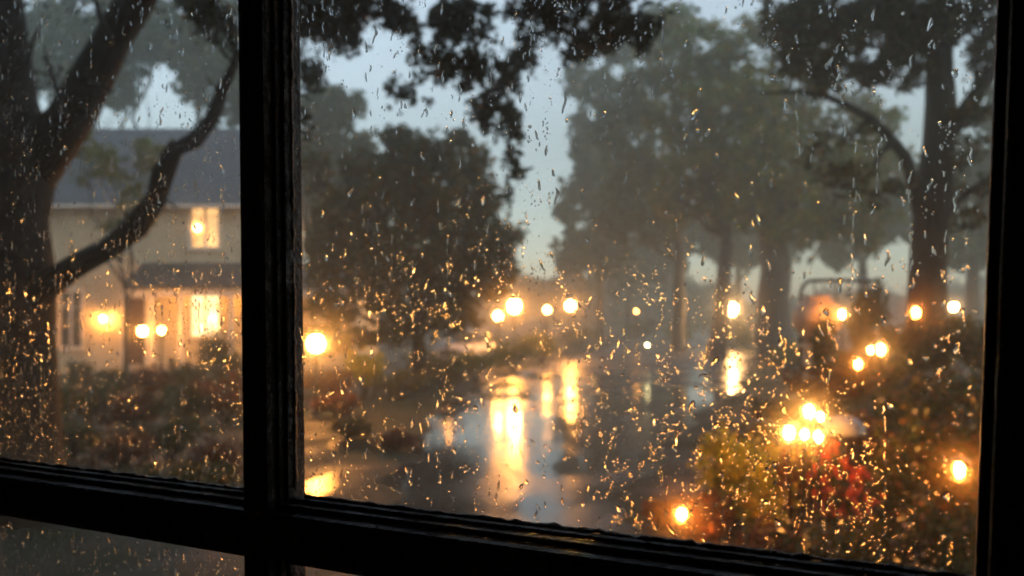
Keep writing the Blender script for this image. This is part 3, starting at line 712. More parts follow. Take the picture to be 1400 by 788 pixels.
        if lit:
            pn.build('pane', M['thinglass'], win)
            cu = MB(); n = 40; vs = []; 
            for k in range(n+1):
                xx = a+(c-a)*k/n; yy = Y+.27+.018*math.sin(k*1.1)+.008*math.sin(k*2.7)
                vs += [L(xx, yy, b_), L(xx, yy, d_)]
            cu.add(vs, [(2*k, 2*k+2, 2*k+3, 2*k+1) for k in range(n)], True)
            m, nn, l, p = new_mat('lit_curtain'); tc = nn.new('ShaderNodeTexCoord'); nz = nn.new('ShaderNodeTexNoise'); nz.inputs['Scale'].default_value = 1.6
            l.new(tc.outputs['Object'], nz.inputs['Vector']); mr = nn.new('ShaderNodeMapRange'); mr.inputs[1].default_value = .3; mr.inputs[2].default_value = .7
            mr.inputs[3].default_value = strength*.45; mr.inputs[4].default_value = strength*1.3; l.new(nz.outputs[0], mr.inputs[0])
            p.inputs['Base Color'].default_value = (.5, .35, .2, 1); p.inputs['Emission Color'].default_value = (1, .55, .2, 1) if strength < .5 else (1, .66, .3, 1); l.new(mr.outputs[0], p.inputs['Emission Strength'])
            cu.build('curtain', m, win)
            if bulb:
                bb = MB(); q = px(bulb[0], bulb[1], Y+.18); bb.ball(L(q.x, q.y, q.z), bulb[2], 14, 10); bb.build('lamp_bulb', lamp_mat(PALE, 4), win)
        else:
            pn.build('pane', M['darkglass'], win)
    m, n, l, p = new_mat('thin_glass'); M['thinglass'] = m
    tr = n.new('ShaderNodeBsdfTransparent'); gl = n.new('ShaderNodeBsdfGlossy'); gl.inputs['Roughness'].default_value = .03
    fr = n.new('ShaderNodeFresnel'); mx = n.new('ShaderNodeMixShader'); l.new(fr.outputs[0], mx.inputs[0]); l.new(tr.outputs[0], mx.inputs[1]); l.new(gl.outputs[0], mx.inputs[2]); l.new(mx.outputs[0], n['Material Output'].inputs[0])
    window(rects[0], True, (270, 312, .11), .34)
    window(rects[1], True, (290, 436, .08), .75)
    window(rects[2], False)
    a, b_, c, d_ = rects[3]
    dr = MB(); dr.box(L(a+.06, Y+.06, b_+.02), L(c-.06, Y+.12, d_-.06), .008)
    for zz in (.12, .55):
        hh = (d_-b_); dr.box(L(a+.2, Y+.045, b_+hh*zz), L(c-.2, Y+.0585, b_+hh*(zz+.33)), .006)
    door = dr.build('door', M['doorwood'], root)
    hn = MB(); hn.ball(L(c-.16, Y+.02, b_+1.0), .045); hn.tube([L(c-.16, Y+.02, b_+1.0), L(c-.16, Y+.062, b_+1.0)], .015); hn.build('handle', M['chrome'], door)
    df = MB(); df.box(L(a-.12, Y-.07, b_), L(a, Y-.033, d_)); df.box(L(c, Y-.07, b_), L(c+.12, Y-.033, d_)); df.box(L(a-.12, Y-.072, d_), L(c+.12, Y-.033, d_+.14)); df.build('door_frame', M['trim'], root)
    st = MB(); st.box(L(a-.3, 34.4, 0), L(c+.3, 34.98, .17)); st.build('step', M['stone'], root)
house()

# ------------------------------------------------------------------ lamps
def post_lamp(x, y, d, r, col, s, label, group='lamps on posts along the drive', kind='globe', name='post_lamp', zmin=None):
    p = px(x, y, d); g = bank(p.x, p.y)
    root = empty(name, (p.x, p.y, g), label=label, cat='lamp', group=group)
    h = p.z-g
    b_ = MB(); r *= .8
    if kind == 'globe':
        b_.lathe([(.14, 0), (.14, .05), (.08, .1), (.05, .3), (.04, h*.5), (.035, h-r-.08), (.07, h-r-.06), (.09, h-r*.92)], 12)
        b_.build('post', M['iron'], root)
        gl = MB(); gl.ball((0, 0, h), r, 12, 8, (1, 1, 1.08)); gl.build('globe', lamp_mat(col, s), root)
        cp = MB(); cp.lathe([(r*.55, h+r*.96), (r*.3, h+r*1.2), (.02, h+r*1.55)], 12); cp.build('cap', M['iron'], root)
    else:   # four sided lantern
        q = r*1.25
        b_.lathe([(.05, 0), (.05, .03), (.018, .06), (.015, max(.08, h-r*1.5)), (.05, max(.09, h-r*1.4))], 8)
        b_.build('post', M['iron'], root)
        gl = MB(); gl.ball((0, 0, h), r*.8, 10, 7, (.9, .9, 1.25)); gl.build('flame_glass', lamp_mat(col, s), root)
        f = MB()
        for sx in (-1, 1):
            for sy in (-1, 1):
                f.tube([(sx*q*.8, sy*q*.8, h-r*1.35), (sx*q, sy*q, h+r*1.2)], .006+r*.05, 5)
        f.box((-q*.85, -q*.85, h-r*1.42), (q*.85, q*.85, h-r*1.3))
        f.lathe([(q*1.5, h+r*1.2), (q*1.1, h+r*1.5), (q*.3, h+r*2.0), (q*.1, h+r*2.3)], 4)
        f.build('lantern_frame', M['iron'], root)
    return root
post_lamp(703, 419, 43, .36, WARM, 24, 'largest round lamp of the row beyond the lone round tree')
post_lamp(681, 432, 40, .22, WARM, 15, 'lower round lamp just left of the largest one')
post_lamp(748, 424, 50, .20, WARM, 16, 'faintest round lamp between two brighter ones at the end of the drive')
post_lamp(780, 418, 51, .31, WARM, 24, 'round lamp at the far bend mirrored alone in the wet drive')
post_lamp(612, 432, 33, .10, WARM, 12, 'tiny lamp glowing under the lone round tree')
post_lamp(1000, 423, 58, .46, PALE, 24, 'bright round lamp between the misty trunks')
post_lamp(870, 426, 62, .12, WARM, 4, 'small dim lamp beyond the drive under the forked tree', name='post_lamp')
post_lamp(885, 472, 40, .07, (1, .8, .35), 4, 'little yellow path light at the far side of the drive', kind='lantern', name='path_light', group='garden lanterns')
post_lamp(432, 470, 22, .25, WARM, 26, 'brightest garden lamp standing right of the mullion before the house')
post_lamp(195, 453, 33.8, .20, WARM, 12, 'large lamp in front of the house door')
post_lamp(221, 452, 34, .14, WARM, 12, 'smaller lamp right of the house door')
post_lamp(1304, 420, 30, .15, PALE, 12, 'pale lamp on a thin post between tall trunk and right stile')
GL = 'garden lanterns'
post_lamp(1151, 430, 18.9, .09, WARM, 34, 'small lantern right beside the terracotta pot', GL, 'lantern', 'garden_lantern')
post_lamp(1252, 428, 18.6, .12, AMBER, 20, 'amber lantern in front of the tall dark trunk', GL, 'lantern', 'garden_lantern')
post_lamp(1204, 478, 13.6, .085, WARM, 26, 'right one of the two close garden lanterns on the bank', GL, 'lantern', 'garden_lantern')
post_lamp(1190, 479, 13.8, .055, WARM, 22, 'left smaller one of the two close garden lanterns on the bank', GL, 'lantern', 'garden_lantern')
post_lamp(1173, 498, 12.6, .07, AMBER, 26, 'lantern just below the close pair on the bank', GL, 'lantern', 'garden_lantern')
post_lamp(1079, 592, 8.9, .075, WARM, 34, 'lantern lowest at left of the cluster above the yellow shrub', GL, 'lantern', 'garden_lantern')
post_lamp(1100, 594, 8.7, .05, WARM, 26, 'middle lantern in the lower row of the cluster', GL, 'lantern', 'garden_lantern')
post_lamp(1119, 597, 8.6, .055, WARM, 26, 'right lantern in the lower row of the cluster', GL, 'lantern', 'garden_lantern')
post_lamp(1106, 563, 9.3, .075, WARM, 34, 'topmost lantern of the cluster beside the pale dome', GL, 'lantern', 'garden_lantern')
post_lamp(1122, 570, 9.1, .045, WARM, 24, 'little lantern touching the pale dome', GL, 'lantern', 'garden_lantern')
post_lamp(932, 703, 9.2, .07, AMBER, 34, 'low amber lantern on the ground at the right drive edge', GL, 'lantern', 'garden_lantern')
post_lamp(1311, 643, 7.0, .07, AMBER, 30, 'amber lantern glowing inside the dark shrubs near the right stile', GL, 'lantern', 'garden_lantern')

def wall_lamp(x, y, label):
    p = px(x, y, 36.8)
    root = empty('wall_lamp', (p.x, 36.96, p.z), label=label, cat='lamp')
    m = MB(); m.box((-.08, -.03, -.16), (.08, .0, .16), .01); m.tube([(0, -.02, .1), (0, -.14, .16), (0, -.2, .12)], .015); m.build('bracket', M['iron'], root)
    g = MB(); g.ball((0, -.22, 0), .085, 12, 8, (1, 1, 1.3)); g.build('globe', lamp_mat(WARM, 30), root)
    m = MB(); m.lathe([(.12, .11), (.06, .16), (.02, .2)], 12, (0, -.22, 0)); m.build('cap', M['iron'], root)
wall_lamp(142, 436, 'wall lamp washing the house wall beside the dark window')
def ceiling_lamp(x, y, label):
    p = px(x, y, 36.0)
    root = empty('porch_lamp', (p.x, 36.0, 3.95), label=label, cat='lamp', group='lamps under the porch roof')
    m = MB(); m.tube([(0, 0, 0), (0, 0, -.5)], .01, 6); m.lathe([(.02, -.45), (.1, -.52), (.11, -.55)], 12); m.build('chain', M['iron'], root)
    g = MB(); g.ball((0, 0, -.64), .1, 12, 8); g.build('globe', lamp_mat(WARM, 8), root)
ceiling_lamp(228, 400, 'porch lamp tucked up behind the beam over the house door')
ceiling_lamp(268, 400, 'porch lamp tucked up behind the beam over the lit lower window')
ceiling_lamp(310, 400, 'porch lamp tucked up behind the beam just left of the mullion')
ceiling_lamp(335, 400, 'porch lamp hidden behind the mullion')
ceiling_lamp(372, 400, 'porch lamp over the right part of the porch behind the mullion')

# ------------------------------------------------------------------ iron frame, pot, dome, car
def iron_frame():
    d = 23.0; p0, p1 = px(1098, 384, d), px(1202, 384, d)
    g = bank((p0.x+p1.x)/2, d)
    root = empty('garden_trellis', ((p0.x+p1.x)/2, d, g), label='black iron garden frame with bar and hanging rods above the pot', cat='garden frame')
    w = (p1.x-p0.x)/2; h = p0.z-g
    a = MB(); a.tube([(-w-.05, 0, -.1), (-w-.05, 0, h-.32), (-w-.01, 0, h-.14), (-w+.12, 0, h-.02), (-w+.3, 0, h), (0, 0, h+.01), (w, 0, h)], .055, 8); a.build('bar', M['iron'], root)
    a = MB(); a.tube([(w-.24, .02, -.1), (w-.24, .02, h-.03)], .035, 8); a.build('leg', M['iron'], root)
    for t, l in ((-.70, .8), (-.12, .9), (.2, .3)):
        a = MB(); a.tube([(t*w, 0, h-.02), (t*w, .01, h-l)], .022, 6); a.build('rod', M['iron'], root)
    a = MB(); a.lathe([(.03, 0), (.1, .03), (.08, .07), (.02, .1)], 10, (.2*w, 0, h-.42)); a.build('hook', M['iron'], root)
    a = MB(); a.ball((w+.02, 0, h), .05, 8, 6); a.build('finial', M['iron'], root)
iron_frame()
def pot():
    d = 20.0; p = px(1117, 438, d); g = bank(p.x, d); r = 32/FP*d
    pl = MB(); hp = p.z-g-r*1.02
    pl.box((-.32, -.32, -.05), (.32, .32, .12), .01); pl.box((-.25, -.25, .12), (.25, .25, hp-.08), .01); pl.box((-.34, -.34, hp-.08), (.34, .34, hp), .01)
    o = pl.build('stone_plinth', M['stone']); o.location = (p.x, d, g); tag(o, 'stone plinth carrying the round terracotta pot', 'plinth')
    m = MB(); m.lathe([(.22, 0), (.24, .03), (r*.72, r*.35), (r*.95, r*.75), (r, r*1.1), (r*.93, r*1.5), (r*.7, r*1.82), (r*.52, r*1.95), (r*.6, r*2.05), (r*.56, r*2.06), (r*.46, r*1.95), (r*.4, r*1.7)], 28)
    o = m.build('terracotta_pot', M['terracotta']); o.location = (p.x, d, g+hp); tag(o, 'big round terracotta pot half hidden by leaves under the iron frame', 'pot')
pot()
def dome():
    d = 9.7; p = px(1152, 580, d); g = bank(p.x, d)
    root = empty('garden_dome', (p.x, d, g), R(20), label='pale curved canvas dome behind the lantern cluster', cat='garden dome')
    r = .27; h = p.z-g
    vs = []; fs = []; n, k = 20, 8
    for i in range(k+1):
        a = math.pi/2*i/k
        for j in range(n):
            b_ = 2*math.pi*j/n; q = 1-.05*abs(math.sin(b_*4))*math.cos(a)
            vs.append((r*math.cos(a)*math.cos(b_)*q, r*.8*math.cos(a)*math.sin(b_)*q, h-.1+.2*math.sin(a)))
    for i in range(k):
        for j in range(n): fs.append((i*n+j, i*n+(j+1) % n, (i+1)*n+(j+1) % n, (i+1)*n+j))
    m = MB(); m.add(vs, fs, True); m.build('canopy', M['paleplastic'], root)
    m = MB(); m.tube([(0, 0, -.05), (0, 0, h+.17)], .018, 8); m.build('post', M['iron'], root)
dome()
def car():
    d = 44.0; x = (640-700)/FP*d
    root = empty('parked_car', (x, d, 0), R(68), label='pale car parked in mist behind the lone round tree', cat='car')
    def loft(secs, name, mat, parent):
        # secs: list of (x, halfwidth bottom, halfwidth top, z0, z1)
        m = MB(); vs = []; fs = []
        for xx, wb, wt, z0, z1 in secs:
            vs += [(xx, -wb, z0), (xx, wb, z0), (xx, wb*1.0, z0+(z1-z0)*.6), (xx, wt, z1), (xx, 0, z1+.03), (xx, -wt, z1), (xx, -wb, z0+(z1-z0)*.6)]
        for i in range(len(secs)-1):
            for k in range(7): fs.append((i*7+k, i*7+(k+1) % 7, (i+1)*7+(k+1) % 7, (i+1)*7+k))
        fs.append(tuple(range(7))); fs.append(tuple(range((len(secs)-1)*7, len(secs)*7)))
        m.add(vs, fs, True); return m.build(name, mat, parent)
    loft([(-2.2, .75, .7, .35, .75), (-2.1, .86, .8, .25, .95), (-1.2, .9, .84, .22, 1.02), (0, .9, .85, .22, 1.03), (1.1, .9, .84, .22, 1.03), (1.9, .88, .8, .25, 1.0), (2.15, .8, .74, .32, .85)], 'body', M['carpaint'], root)
    loft([(-1.5, .76, .7, 1.0, 1.03), (-.75, .78, .62, 1.0, 1.52), (.3, .78, .64, 1.0, 1.6), (1.3, .78, .62, 1.0, 1.55), (1.95, .74, .66, .98, 1.02)], 'cabin', M['darkglass'], root)
    rf = MB(); rf.box((-.7, -.58, 1.57), (1.25, .58, 1.62), .02); rf.build('roof', M['carpaint'], root)
    for sx in (-1.35, 1.35):
        for sy in (-.82, .82):
            m = MB(); m.tube([(sx, sy-.1, .33), (sx, sy+.1, .33)], .33, 18); wh = m.build('wheel', M['rubber'], root)
            m = MB(); s_ = 1 if sy > 0 else -1; m.tube([(sx, sy+.1*s_, .33), (sx, sy+.115*s_, .33)], .19, 14); m.build('rim', M['chrome'], wh)
    for sy in (-.6, .6):
        m = MB(); m.ball((-2.17, sy, .68), .1, 10, 6, (.6, 1.4, 1)); m.build('headlight', M['chrome'], root)
car()

# ------------------------------------------------------------------ room and window
WA = -math.atan2(.457, .889)
CW, SW = math.cos(WA), math.sin(WA)
P0 = Vector((0, 1.029, H))
def WL(s, t, z): return Vector((P0.x+s*CW-t*SW, P0.y+s*SW+t*CW, P0.z+z))

SL, SR = -1.26, .595       # outer edges of the sash
ZB, ZT = -1.12, .80
def frame_empty(name, **kw):
    o = empty(name, tuple(P0), WA, **kw); return o
def room():
    th = .22
    m = MB()
    x0, x1, z0, z1 = SL-.03, SR+.03, ZB-.03, ZT+.03
    for a, b_ in (((-3.4, -.03, -1.55), (x0, th, .98)), ((x1, -.03, -1.55), (2.6, th, .98)), ((x0, -.03, -1.55), (x1, th, z0)), ((x0, -.03, z1), (x1, th, .98))):
        m.box(a, b_)
    o = m.build('wall_window', M['room'], kind='structure'); o.location = P0; o.rotation_euler.z = WA
    for nm, a, b_ in (('wall_left', (-3.55, -4.4, -1.55), (-3.402, th, .98)), ('wall_right', (2.602, -4.4, -1.55), (2.75, th, .98)), ('wall_back', (-3.4, -4.55, -1.55), (2.6, -4.402, .98))):
        m = MB(); m.box(a, b_); o = m.build(nm, M['room'], kind='structure'); o.location = P0; o.rotation_euler.z = WA
    m = MB(); m.box((-3.56, -4.56, .982), (2.76, th+.02, 1.15)); o = m.build('ceiling', M['room'], kind='structure'); o.location = P0; o.rotation_euler.z = WA
    m = MB(); m.box((-3.56, -4.56, -2.58), (2.76, th-.002, -1.552)); o = m.build('floor', M['room_floor'], kind='structure'); o.location = P0; o.rotation_euler.z = WA
room()

def own_house():  # unseen, built wide and tall to block sky light from behind
    """the rest of the building the window belongs to"""
    root = empty('own_house', tuple(P0), WA, label='unseen rendered house around the window, extended to block sky light', cat='house')
    m = MB()
    m.box((-11, -.0, -2.61), (-3.402, .22, 5.6)); m.box((2.602, 0, -2.61), (12, .22, 5.6)); m.box((-3.402, 0, 1.152), (2.602, .221, 5.6)); 
    m.box((-11, -9, -2.61), (-10.78, -.002, 5.6)); m.box((11.78, -9, -2.61), (12, -.002, 5.6)); m.box((-10.78, -9, -2.61), (11.78, -8.8, 5.6))
    m.build('wall', M['brick'], root)
    m = MB(); m.add([(-11.6, .9, 5.45), (12.6, .9, 5.45), (12.6, -4.4, 9.4), (-11.6, -4.4, 9.4), (-11.6, -9.7, 5.45), (12.6, -9.7, 5.45),
                     (-11.6, .9, 5.65), (12.6, .9, 5.65), (12.6, -4.4, 9.6), (-11.6, -4.4, 9.6), (-11.6, -9.7, 5.65), (12.6, -9.7, 5.65)],
                    [(0, 3, 2, 1), (3, 4, 5, 2), (6, 7, 8, 9), (9, 8, 11, 10), (0, 1, 7, 6), (4, 10, 11, 5), (0, 6, 9, 3), (3, 9, 10, 4), (1, 2, 8, 7), (2, 5, 11, 8)])
    m.build('roof', M['slate'], root)
own_house()
for i, (x, y, s_) in enumerate([(-17, 4, 1.0), (-13, -14, 1.1), (0, -19, 1.2), (13, -15, 1.1), (17, 0, 1.0), (-24, 16, 1.0), (21, 13, 1.0)]):  # unseen trees added to block sky light from the sides and behind
    lab = ['unseen shade tree added beside the left end of the own house', 'unseen shade tree added behind the left corner of the own house', 'tallest unseen shade tree, added directly behind the own house', 'unseen shade tree added behind the right corner of the own house',
           'unseen shade tree added beside the right end of the own house', 'unseen shade tree added out of view on the left', 'unseen shade tree added out of view on the right'][i]
    cl = [((x+math.cos(a)*3.4*s_, y+math.sin(a)*3.4*s_, z*s_), (3.2*s_, 3.2*s_, 2.6*s_), 1) for z, n_ in ((7, 5), (11, 5), (15, 4)) for a in [6.283*k/n_+z for k in range(n_)]]+[((x, y, 18*s_), (2.6, 2.6, 2), 1)]
    tree('shade_tree', (x, y, bank(x, y)), 4.5, .5, cl, 'leafdark', .5, 7000, lab, group='unseen shade trees round the own house', sub=16, tight=.24)

def glass_mat():
    m = bpy.data.materials.new('window_glass'); m.use_nodes = True
    n = m.node_tree.nodes; l = m.node_tree.links; n.clear()
    g = n.new('ShaderNodeBsdfGlass'); g.inputs['IOR'].default_value = 1.45; g.inputs['Roughness'].default_value = 0
    o = n.new('ShaderNodeOutputMaterial'); l.new(g.outputs[0], o.inputs[0])
    return m
def film_mat():
    """outer face of the pane: glass under an uneven mist of water, a little of the light is scattered"""
    m = bpy.data.materials.new('misted_glass'); m.use_nodes = True
    n = m.node_tree.nodes; l = m.node_tree.links; n.clear()
    g = n.new('ShaderNodeBsdfGlass'); g.inputs['IOR'].default_value = 1.45; g.inputs['Roughness'].default_value = 0
    r1 = n.new('ShaderNodeBsdfRefraction'); r1.inputs['IOR'].default_value = 1.45; r1.inputs['Roughness'].default_value = .11
    r2 = n.new('ShaderNodeBsdfRefraction'); r2.inputs['IOR'].default_value = 1.45; r2.inputs['Roughness'].default_value = .22
    mb_ = n.new('ShaderNodeMixShader'); mb_.inputs[0].default_value = .42; l.new(r1.outputs[0], mb_.inputs[1]); l.new(r2.outputs[0], mb_.inputs[2])
    tc = n.new('ShaderNodeTexCoord'); nz = n.new('ShaderNodeTexNoise'); nz.inputs['Scale'].default_value = 5; nz.inputs['Detail'].default_value = 5
    mp = n.new('ShaderNodeMapping'); mp.inputs['Scale'].default_value = (1, 1, .45)
    l.new(tc.outputs['Object'], mp.inputs[0]); l.new(mp.outputs[0], nz.inputs['Vector'])
    mr = n.new('ShaderNodeMapRange'); mr.inputs[1].default_value = .3; mr.inputs[2].default_value = .7; mr.inputs[3].default_value = .03; mr.inputs[4].default_value = .08
    l.new(nz.outputs[0], mr.inputs[0])
    mx = n.new('ShaderNodeMixShader'); l.new(mr.outputs[0], mx.inputs[0]); l.new(g.outputs[0], mx.inputs[1]); l.new(mb_.outputs[0], mx.inputs[2])
    o = n.new('ShaderNodeOutputMaterial'); l.new(mx.outputs[0], o.inputs[0])
    return m
M['glass'] = glass_mat(); M['film'] = film_mat()

def lerp(a, b, t): return a+(b-a)*t
def window():
    root = frame_empty('sash_window', label='old dark painted sash window with four rain wet panes', cat='window')
    # vertical edges lean a little, the joinery is out of square
    def lean(z): return (ZT-z)/(ZT-ZB)          # 0 at the top, 1 at the bottom
    def sk_m(v): return (v[0]+lerp(-.006, .022, lean(v[2])), v[1], v[2])
    def sk_r(v): return (v[0]+lerp(.027, -.039, lean(v[2])), v[1], v[2])
    # outer frame
    f = MB()
    f.box((SL, -.06, ZB-.0), (SL+.09, .10, ZT), .006); 
    f.box((.495, -.034, ZB), (SR, .10, ZT), .006, sk_r)
    f.build('stile', M['frame'], root)
    f = MB(); f.box((SL+.09, -.05, ZT-.07), (.516, .10, ZT), .005); f.build('head_rail', M['frame'], root)
    f = MB(); f.box((SL+.09, -.05, ZB), (.47, .10, ZB+.09), .005); f.build('bottom_rail', M['frame'], root)
    f = MB(); f.box((SL-.02, -.14, ZB-.028), (SR+.02, -.032, ZB-.001), .005); f.build('sill', M['frame'], root)
    # mullion: stepped moulding both sides
    f = MB()
    f.box((-.392, -.036, ZB+.09), (-.3475, .034, ZT-.07), .006, sk_m)
    f.build('mullion', M['frame'], root)
    f = MB()
    f.box((-.3473, -.020, ZB+.092), (-.3415, .030, ZT-.072), .003, sk_m); f.box((-.3413, -.010, ZB+.094), (-.3355, .026, ZT-.074), .003, sk_m)
    f.box((-.405, -.012, ZB+.092), (-.3925, .030, ZT-.072), .003, sk_m)
    f.build('moulding', M['frame'], root)
    f = MB()
    f.box((.485, -.018, ZB+.092), (.4945, .03, ZT-.072), .003, sk_r)
    f.build('moulding', M['frame'], root)
    # horizontal rail
    f = MB(); f.box((SL+.09, -.038, -.322), (.49, .03, -.262), .006); f.build('meeting_rail', M['frame'], root)
    f = MB(); f.box((SL+.09, -.02, -.2615), (.489, .026, -.2535), .003); f.box((SL+.09, -.008, -.253), (.489, .022, -.2475), .0025); f.box((SL+.09, -.012, -.334), (.489, .026, -.3225), .003)
    f.build('moulding', M['frame'], root)
    # uneven putty lines at the outside of the glass
    def putty(a, b_, n, r):
        pts = []
        for i in range(n+1):
            t = i/n; pts.append((lerp(a[0], b_[0], t)+random.gauss(0, .0008), .006, lerp(a[1], b_[1], t)+random.gauss(0, .0008)))
        return pts, [r*random.uniform(.7, 1.25) for _ in pts]
    f = MB()
    for a, b_ in (((-1.15, -.246), (-.41, -.246)), ((-.31, -.246), (.47, -.246)), ((-.3275, -.24), (-.339, .7)), ((.4852, -.24), (.517, .7)), ((-.402, -.24), (-.410, .7))):
        f.tube(*putty(a, b_, 90, .0032), 6)
    f.build('putty', M['putty'], root)
    for s0, s1, z0, z1 in ((SL+.091, -.3935, -.262, ZT-.071), (-.346, .514, -.262, ZT-.071), (SL+.091, -.372, ZB+.091, -.323), (-.336, .4815, ZB+.091, -.323)):
        me = bpy.data.meshes.new('pane')
        vs = [(s0, 0, z0), (s1, 0, z0), (s1, 0, z1), (s0, 0, z1), (s0, .004, z0), (s1, .004, z0), (s1, .004, z1), (s0, .004, z1)]
        me.from_pydata(vs, [], [(0, 1, 2, 3), (7, 6, 5, 4), (0, 4, 5, 1), (1, 5, 6, 2), (2, 6, 7, 3), (3, 7, 4, 0)])
        me.materials.append(M['glass']); me.materials.append(M['film'])
        me.polygons[1].material_index = 1
        o = bpy.data.objects.new('pane', me); C.objects.link(o); o.parent = root
M['putty'] = mat_noise('old_putty', (.05, .035, .025), (.12, .09, .065), 60, .35, .5, 300)
window()

# ------------------------------------------------------------------ raindrops
def water_mat():
    m = bpy.data.materials.new('rain_water'); m.use_nodes = True
    n = m.node_tree.nodes; l = m.node_tree.links; n.clear()
    g = n.new('ShaderNodeBsdfGlass'); g.inputs['IOR'].default_value = 1.33; g.inputs['Roughness'].default_value = 0.0
    o = n.new('ShaderNodeOutputMaterial'); l.new(g.outputs[0], o.inputs[0])
    return m
M['water'] = water_mat()
def drop_geo(w, h, hgt, seg, rings, wob, bend, waist, nr):
    """a drop lying on the plane y=0 (window outside is +y); w,h half sizes"""
    ph = [nr.uniform(0, 6.28) for _ in range(4)]
    ring_r = [math.sin(math.pi/2*(i+1)/rings) for i in range(rings)][::-1]     # 1 .. small
    vs = []
    def shape(rx, th):
        k = 1+wob*(math.sin(2*th+ph[0])*.5+math.sin(3*th+ph[1])*.35+math.sin(5*th+ph[2])*.15)
        x = math.cos(th)*rx*k; z = math.sin(th)*rx*k
        ww = 1-waist*math.sin(z*4.2+ph[3])-.22*max(0, z)     # narrower towards the top
        return x*ww*w+bend*w*math.sin(z*2.1+ph[1])+bend*.5*w*math.sin(z*5+ph[0]), z*h
    for rr in ring_r:
        for k in range(seg):
            x, z = shape(rr, 2*math.pi*k/seg)
            vs.append((x, hgt*max(0, 1-rr*rr)**.62, z))
    x, z = shape(0, 0); vs.append((x, hgt, z)); top = len(vs)-1
    vs.append((x, 0, z)); bot = len(vs)-1
    fs = []
    for i in range(rings-1):
        for k in range(seg):
            k2 = (k+1) % seg; fs.append((i*seg+k, (i+1)*seg+k, (i+1)*seg+k2, i*seg+k2))
    for k in range(seg):
        k2 = (k+1) % seg
        fs.append(((rings-1)*seg+k, top, (rings-1)*seg+k2)); fs.append((k, k2, bot))
    sm = [True]*(len(fs)-2*seg)
    for k in range(seg): sm += [True, False]
    return vs, fs, sm

nr = random.Random(11)
def ok_spot(s, z):
    if s < SL+.1 or s > .479+.034*z or z > ZT-.1 or z < ZB+.11: return False
    if -.34 < z < -.242: return False
    if -.412 < s < -.330: return False
    return True
VIS = (-1.0, .47, -.50, .56)
# individual large drops: a pool of shapes copied
pool = []
for k in range(26):
    kind = 'streak' if k < 16 else 'bead'
    if kind == 'streak':
        vs, fs, sm = drop_geo(.0021*nr.uniform(.7, 1.3), .0066*nr.uniform(.7, 1.8), .0017*nr.uniform(.8, 1.3), 26, 7, .12, nr.uniform(-.9, .9), nr.uniform(.1, .32), nr)
    else:
        vs, fs, sm = drop_geo(.0036*nr.uniform(.75, 1.2), .0046*nr.uniform(.8, 1.5), .0026*nr.uniform(.8, 1.2), 22, 7, .22, nr.uniform(-.3, .3), .12, nr)
    me = bpy.data.meshes.new('raindrop'); me.from_pydata(vs, [], fs); me.update(); me.polygons.foreach_set('use_smooth', sm); me.materials.append(M['water'])
    pool.append((kind, me))
placed = []
n_big = 0
while n_big < 280:
    s = nr.uniform(VIS[0], VIS[1]); z = nr.uniform(VIS[2], VIS[3])
    if not ok_spot(s, z) or not ok_spot(s, z+.012) or not ok_spot(s, z-.012): continue
    if any(abs(s-a) < .006 and abs(z-b_) < .014 for a, b_ in placed): continue
    upper = smooth01(-.15, .15, z)
    want = 'streak' if nr.random() < .25+.4*upper else 'bead'
    kind, me = nr.choice([p for p in pool if p[0] == want])
    o = bpy.data.objects.new('raindrop', me); C.objects.link(o)
    o.location = WL(s, .0046, z); o.rotation_euler = (0, 0, WA)
    k = nr.uniform(.5, 1.0); o.scale = (k*nr.choice((-1, 1)) if False else k, k, k*nr.uniform(.85, 1.2))
    o.rotation_mode = 'XYZ'
    o.rotation_euler = (Matrix.Rotation(WA, 3, 'Z') @ Matrix.Rotation(nr.gauss(0, .14 if want == 'streak' else .5), 3, 'Y')).to_euler()
    pane = ('upper' if z > -.29 else 'lower')+(' left' if s < -.36 else ' main')
    tag(o, ('clear long raindrop streak clinging to the ' if want == 'streak' else 'clear rounded raindrop clinging to the ')+pane+' pane', 'raindrop', 'raindrops on the window panes')
    placed.append((s, z)); n_big += 1
# the rest: countless small drops, one object
AV = []; AF = []; AS = []
def add_drop(s, z, *a, rot=0.0):
    vs, fs, sm = drop_geo(*a, nr)
    c, q = math.cos(rot), math.sin(rot); n0 = len(AV)
    AV.extend([(s+x*c+zz*q, .0046+y, z-x*q+zz*c) for x, y, zz in vs]); AF.extend([tuple(i+n0 for i in f) for f in fs]); AS.extend(sm)
def dens(s, z):
    # patchy: drops gather in drifts
    v = .5+.3*math.sin(s*11+1.3*math.sin(z*9))+.25*math.sin(z*14+s*5+2)+.2*math.sin(s*31+z*17)
    return max(.12, min(1, v))
cnt = 0
while cnt < 22000:
    s = nr.uniform(-1.02, .49); z = nr.uniform(-.52, .57) if nr.random() < .6 else nr.uniform(-.5, .06)
    if not ok_spot(s, z) or nr.random() > dens(s, z): continue
    r = .00062*math.exp(nr.gauss(0, .42))
    add_drop(s, z, r, r*nr.uniform(.9, 1.3), r*nr.uniform(.2, .6), 8, 3, .15, 0, 0, rot=nr.uniform(-.6, .6)); cnt += 1
    if nr.random() < .22:      # little clusters beneath each other
        for q in range(nr.randint(2, 6)):
            s2 = s+nr.gauss(0, .0022); z2 = z-q*.0035-nr.uniform(0, .002)
            if ok_spot(s2, z2): r = .0009*math.exp(nr.gauss(0, .3)); add_drop(s2, z2, r, r*nr.uniform(1, 1.6), r*nr.uniform(.2, .55), 9, 3, .2, 0, 0, rot=nr.uniform(-.5, .5)); cnt += 1
cnt = 0
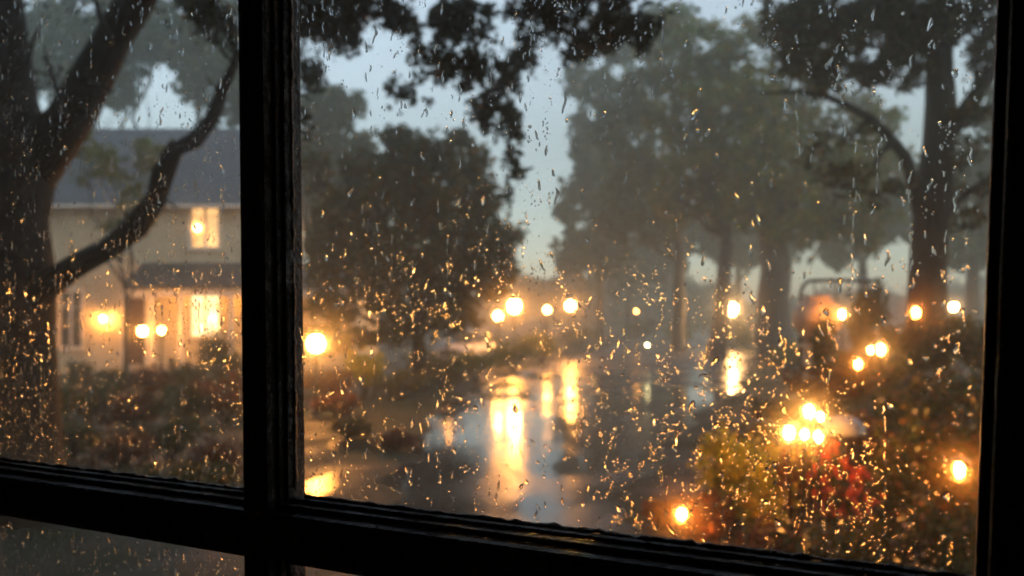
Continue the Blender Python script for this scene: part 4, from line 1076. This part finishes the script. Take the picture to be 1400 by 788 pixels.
while cnt < 2500:
    s = nr.uniform(-1.02, .49); z = nr.uniform(-.52, .57) if nr.random() < .6 else nr.uniform(-.5, .06)
    if not ok_spot(s, z) or nr.random() > .3+.7*dens(s+3, z): continue
    up = smooth01(-.15, .15, z)
    if nr.random() < .35+.5*up:
        w = .0012*nr.uniform(.6, 1.5); add_drop(s, z, w, w*nr.uniform(1.8, 5), w*nr.uniform(.35, .75), 14, 4, .15, nr.uniform(-.9, .9), nr.uniform(.05, .3), rot=nr.gauss(0, .2))
    else:
        w = .0016*nr.uniform(.6, 1.5); add_drop(s, z, w, w*nr.uniform(.9, 1.4), w*nr.uniform(.25, .6), 12, 4, .3, nr.uniform(-.3, .3), .15, rot=nr.uniform(-.9, .9))
    cnt += 1
for k in range(46):      # long running trails broken into beads
    s = nr.uniform(-1.0, .46); z = nr.uniform(-.3, .5); w = .0009*nr.uniform(.7, 1.4)
    for q in range(nr.randint(3, 9)):
        L_ = nr.uniform(.002, .009)
        if ok_spot(s, z): add_drop(s, z, w*nr.uniform(.7, 1.3), L_, w*.6, 14, 4, .15, nr.uniform(-1, 1), .25, rot=nr.gauss(0, .08))
        z -= L_*2*nr.uniform(.9, 1.5); s += nr.gauss(0, .0008)
me = bpy.data.meshes.new('raindrops'); me.from_pydata(AV, [], AF); me.update(); me.polygons.foreach_set('use_smooth', AS); me.materials.append(M['water'])
o = bpy.data.objects.new('raindrops', me); C.objects.link(o); o.location = P0; o.rotation_euler.z = WA
tag(o, 'countless small raindrops speckling the window panes', 'raindrops', kind='stuff')

# ------------------------------------------------------------------ haze
mh = bpy.data.materials.new('haze_air'); mh.use_nodes = True
n = mh.node_tree.nodes; l = mh.node_tree.links; n.clear()
pv = n.new('ShaderNodeVolumePrincipled'); pv.inputs['Density'].default_value = .0074; pv.inputs['Color'].default_value = (.44, .50, .465, 1); pv.inputs['Anisotropy'].default_value = .45
ho = n.new('ShaderNodeOutputMaterial'); l.new(pv.outputs[0], ho.inputs['Volume'])
hb = MB(); hb.box((-135, -45, -3.6), (135, 195, 40)); hz = hb.build('haze', mh, kind='stuff')
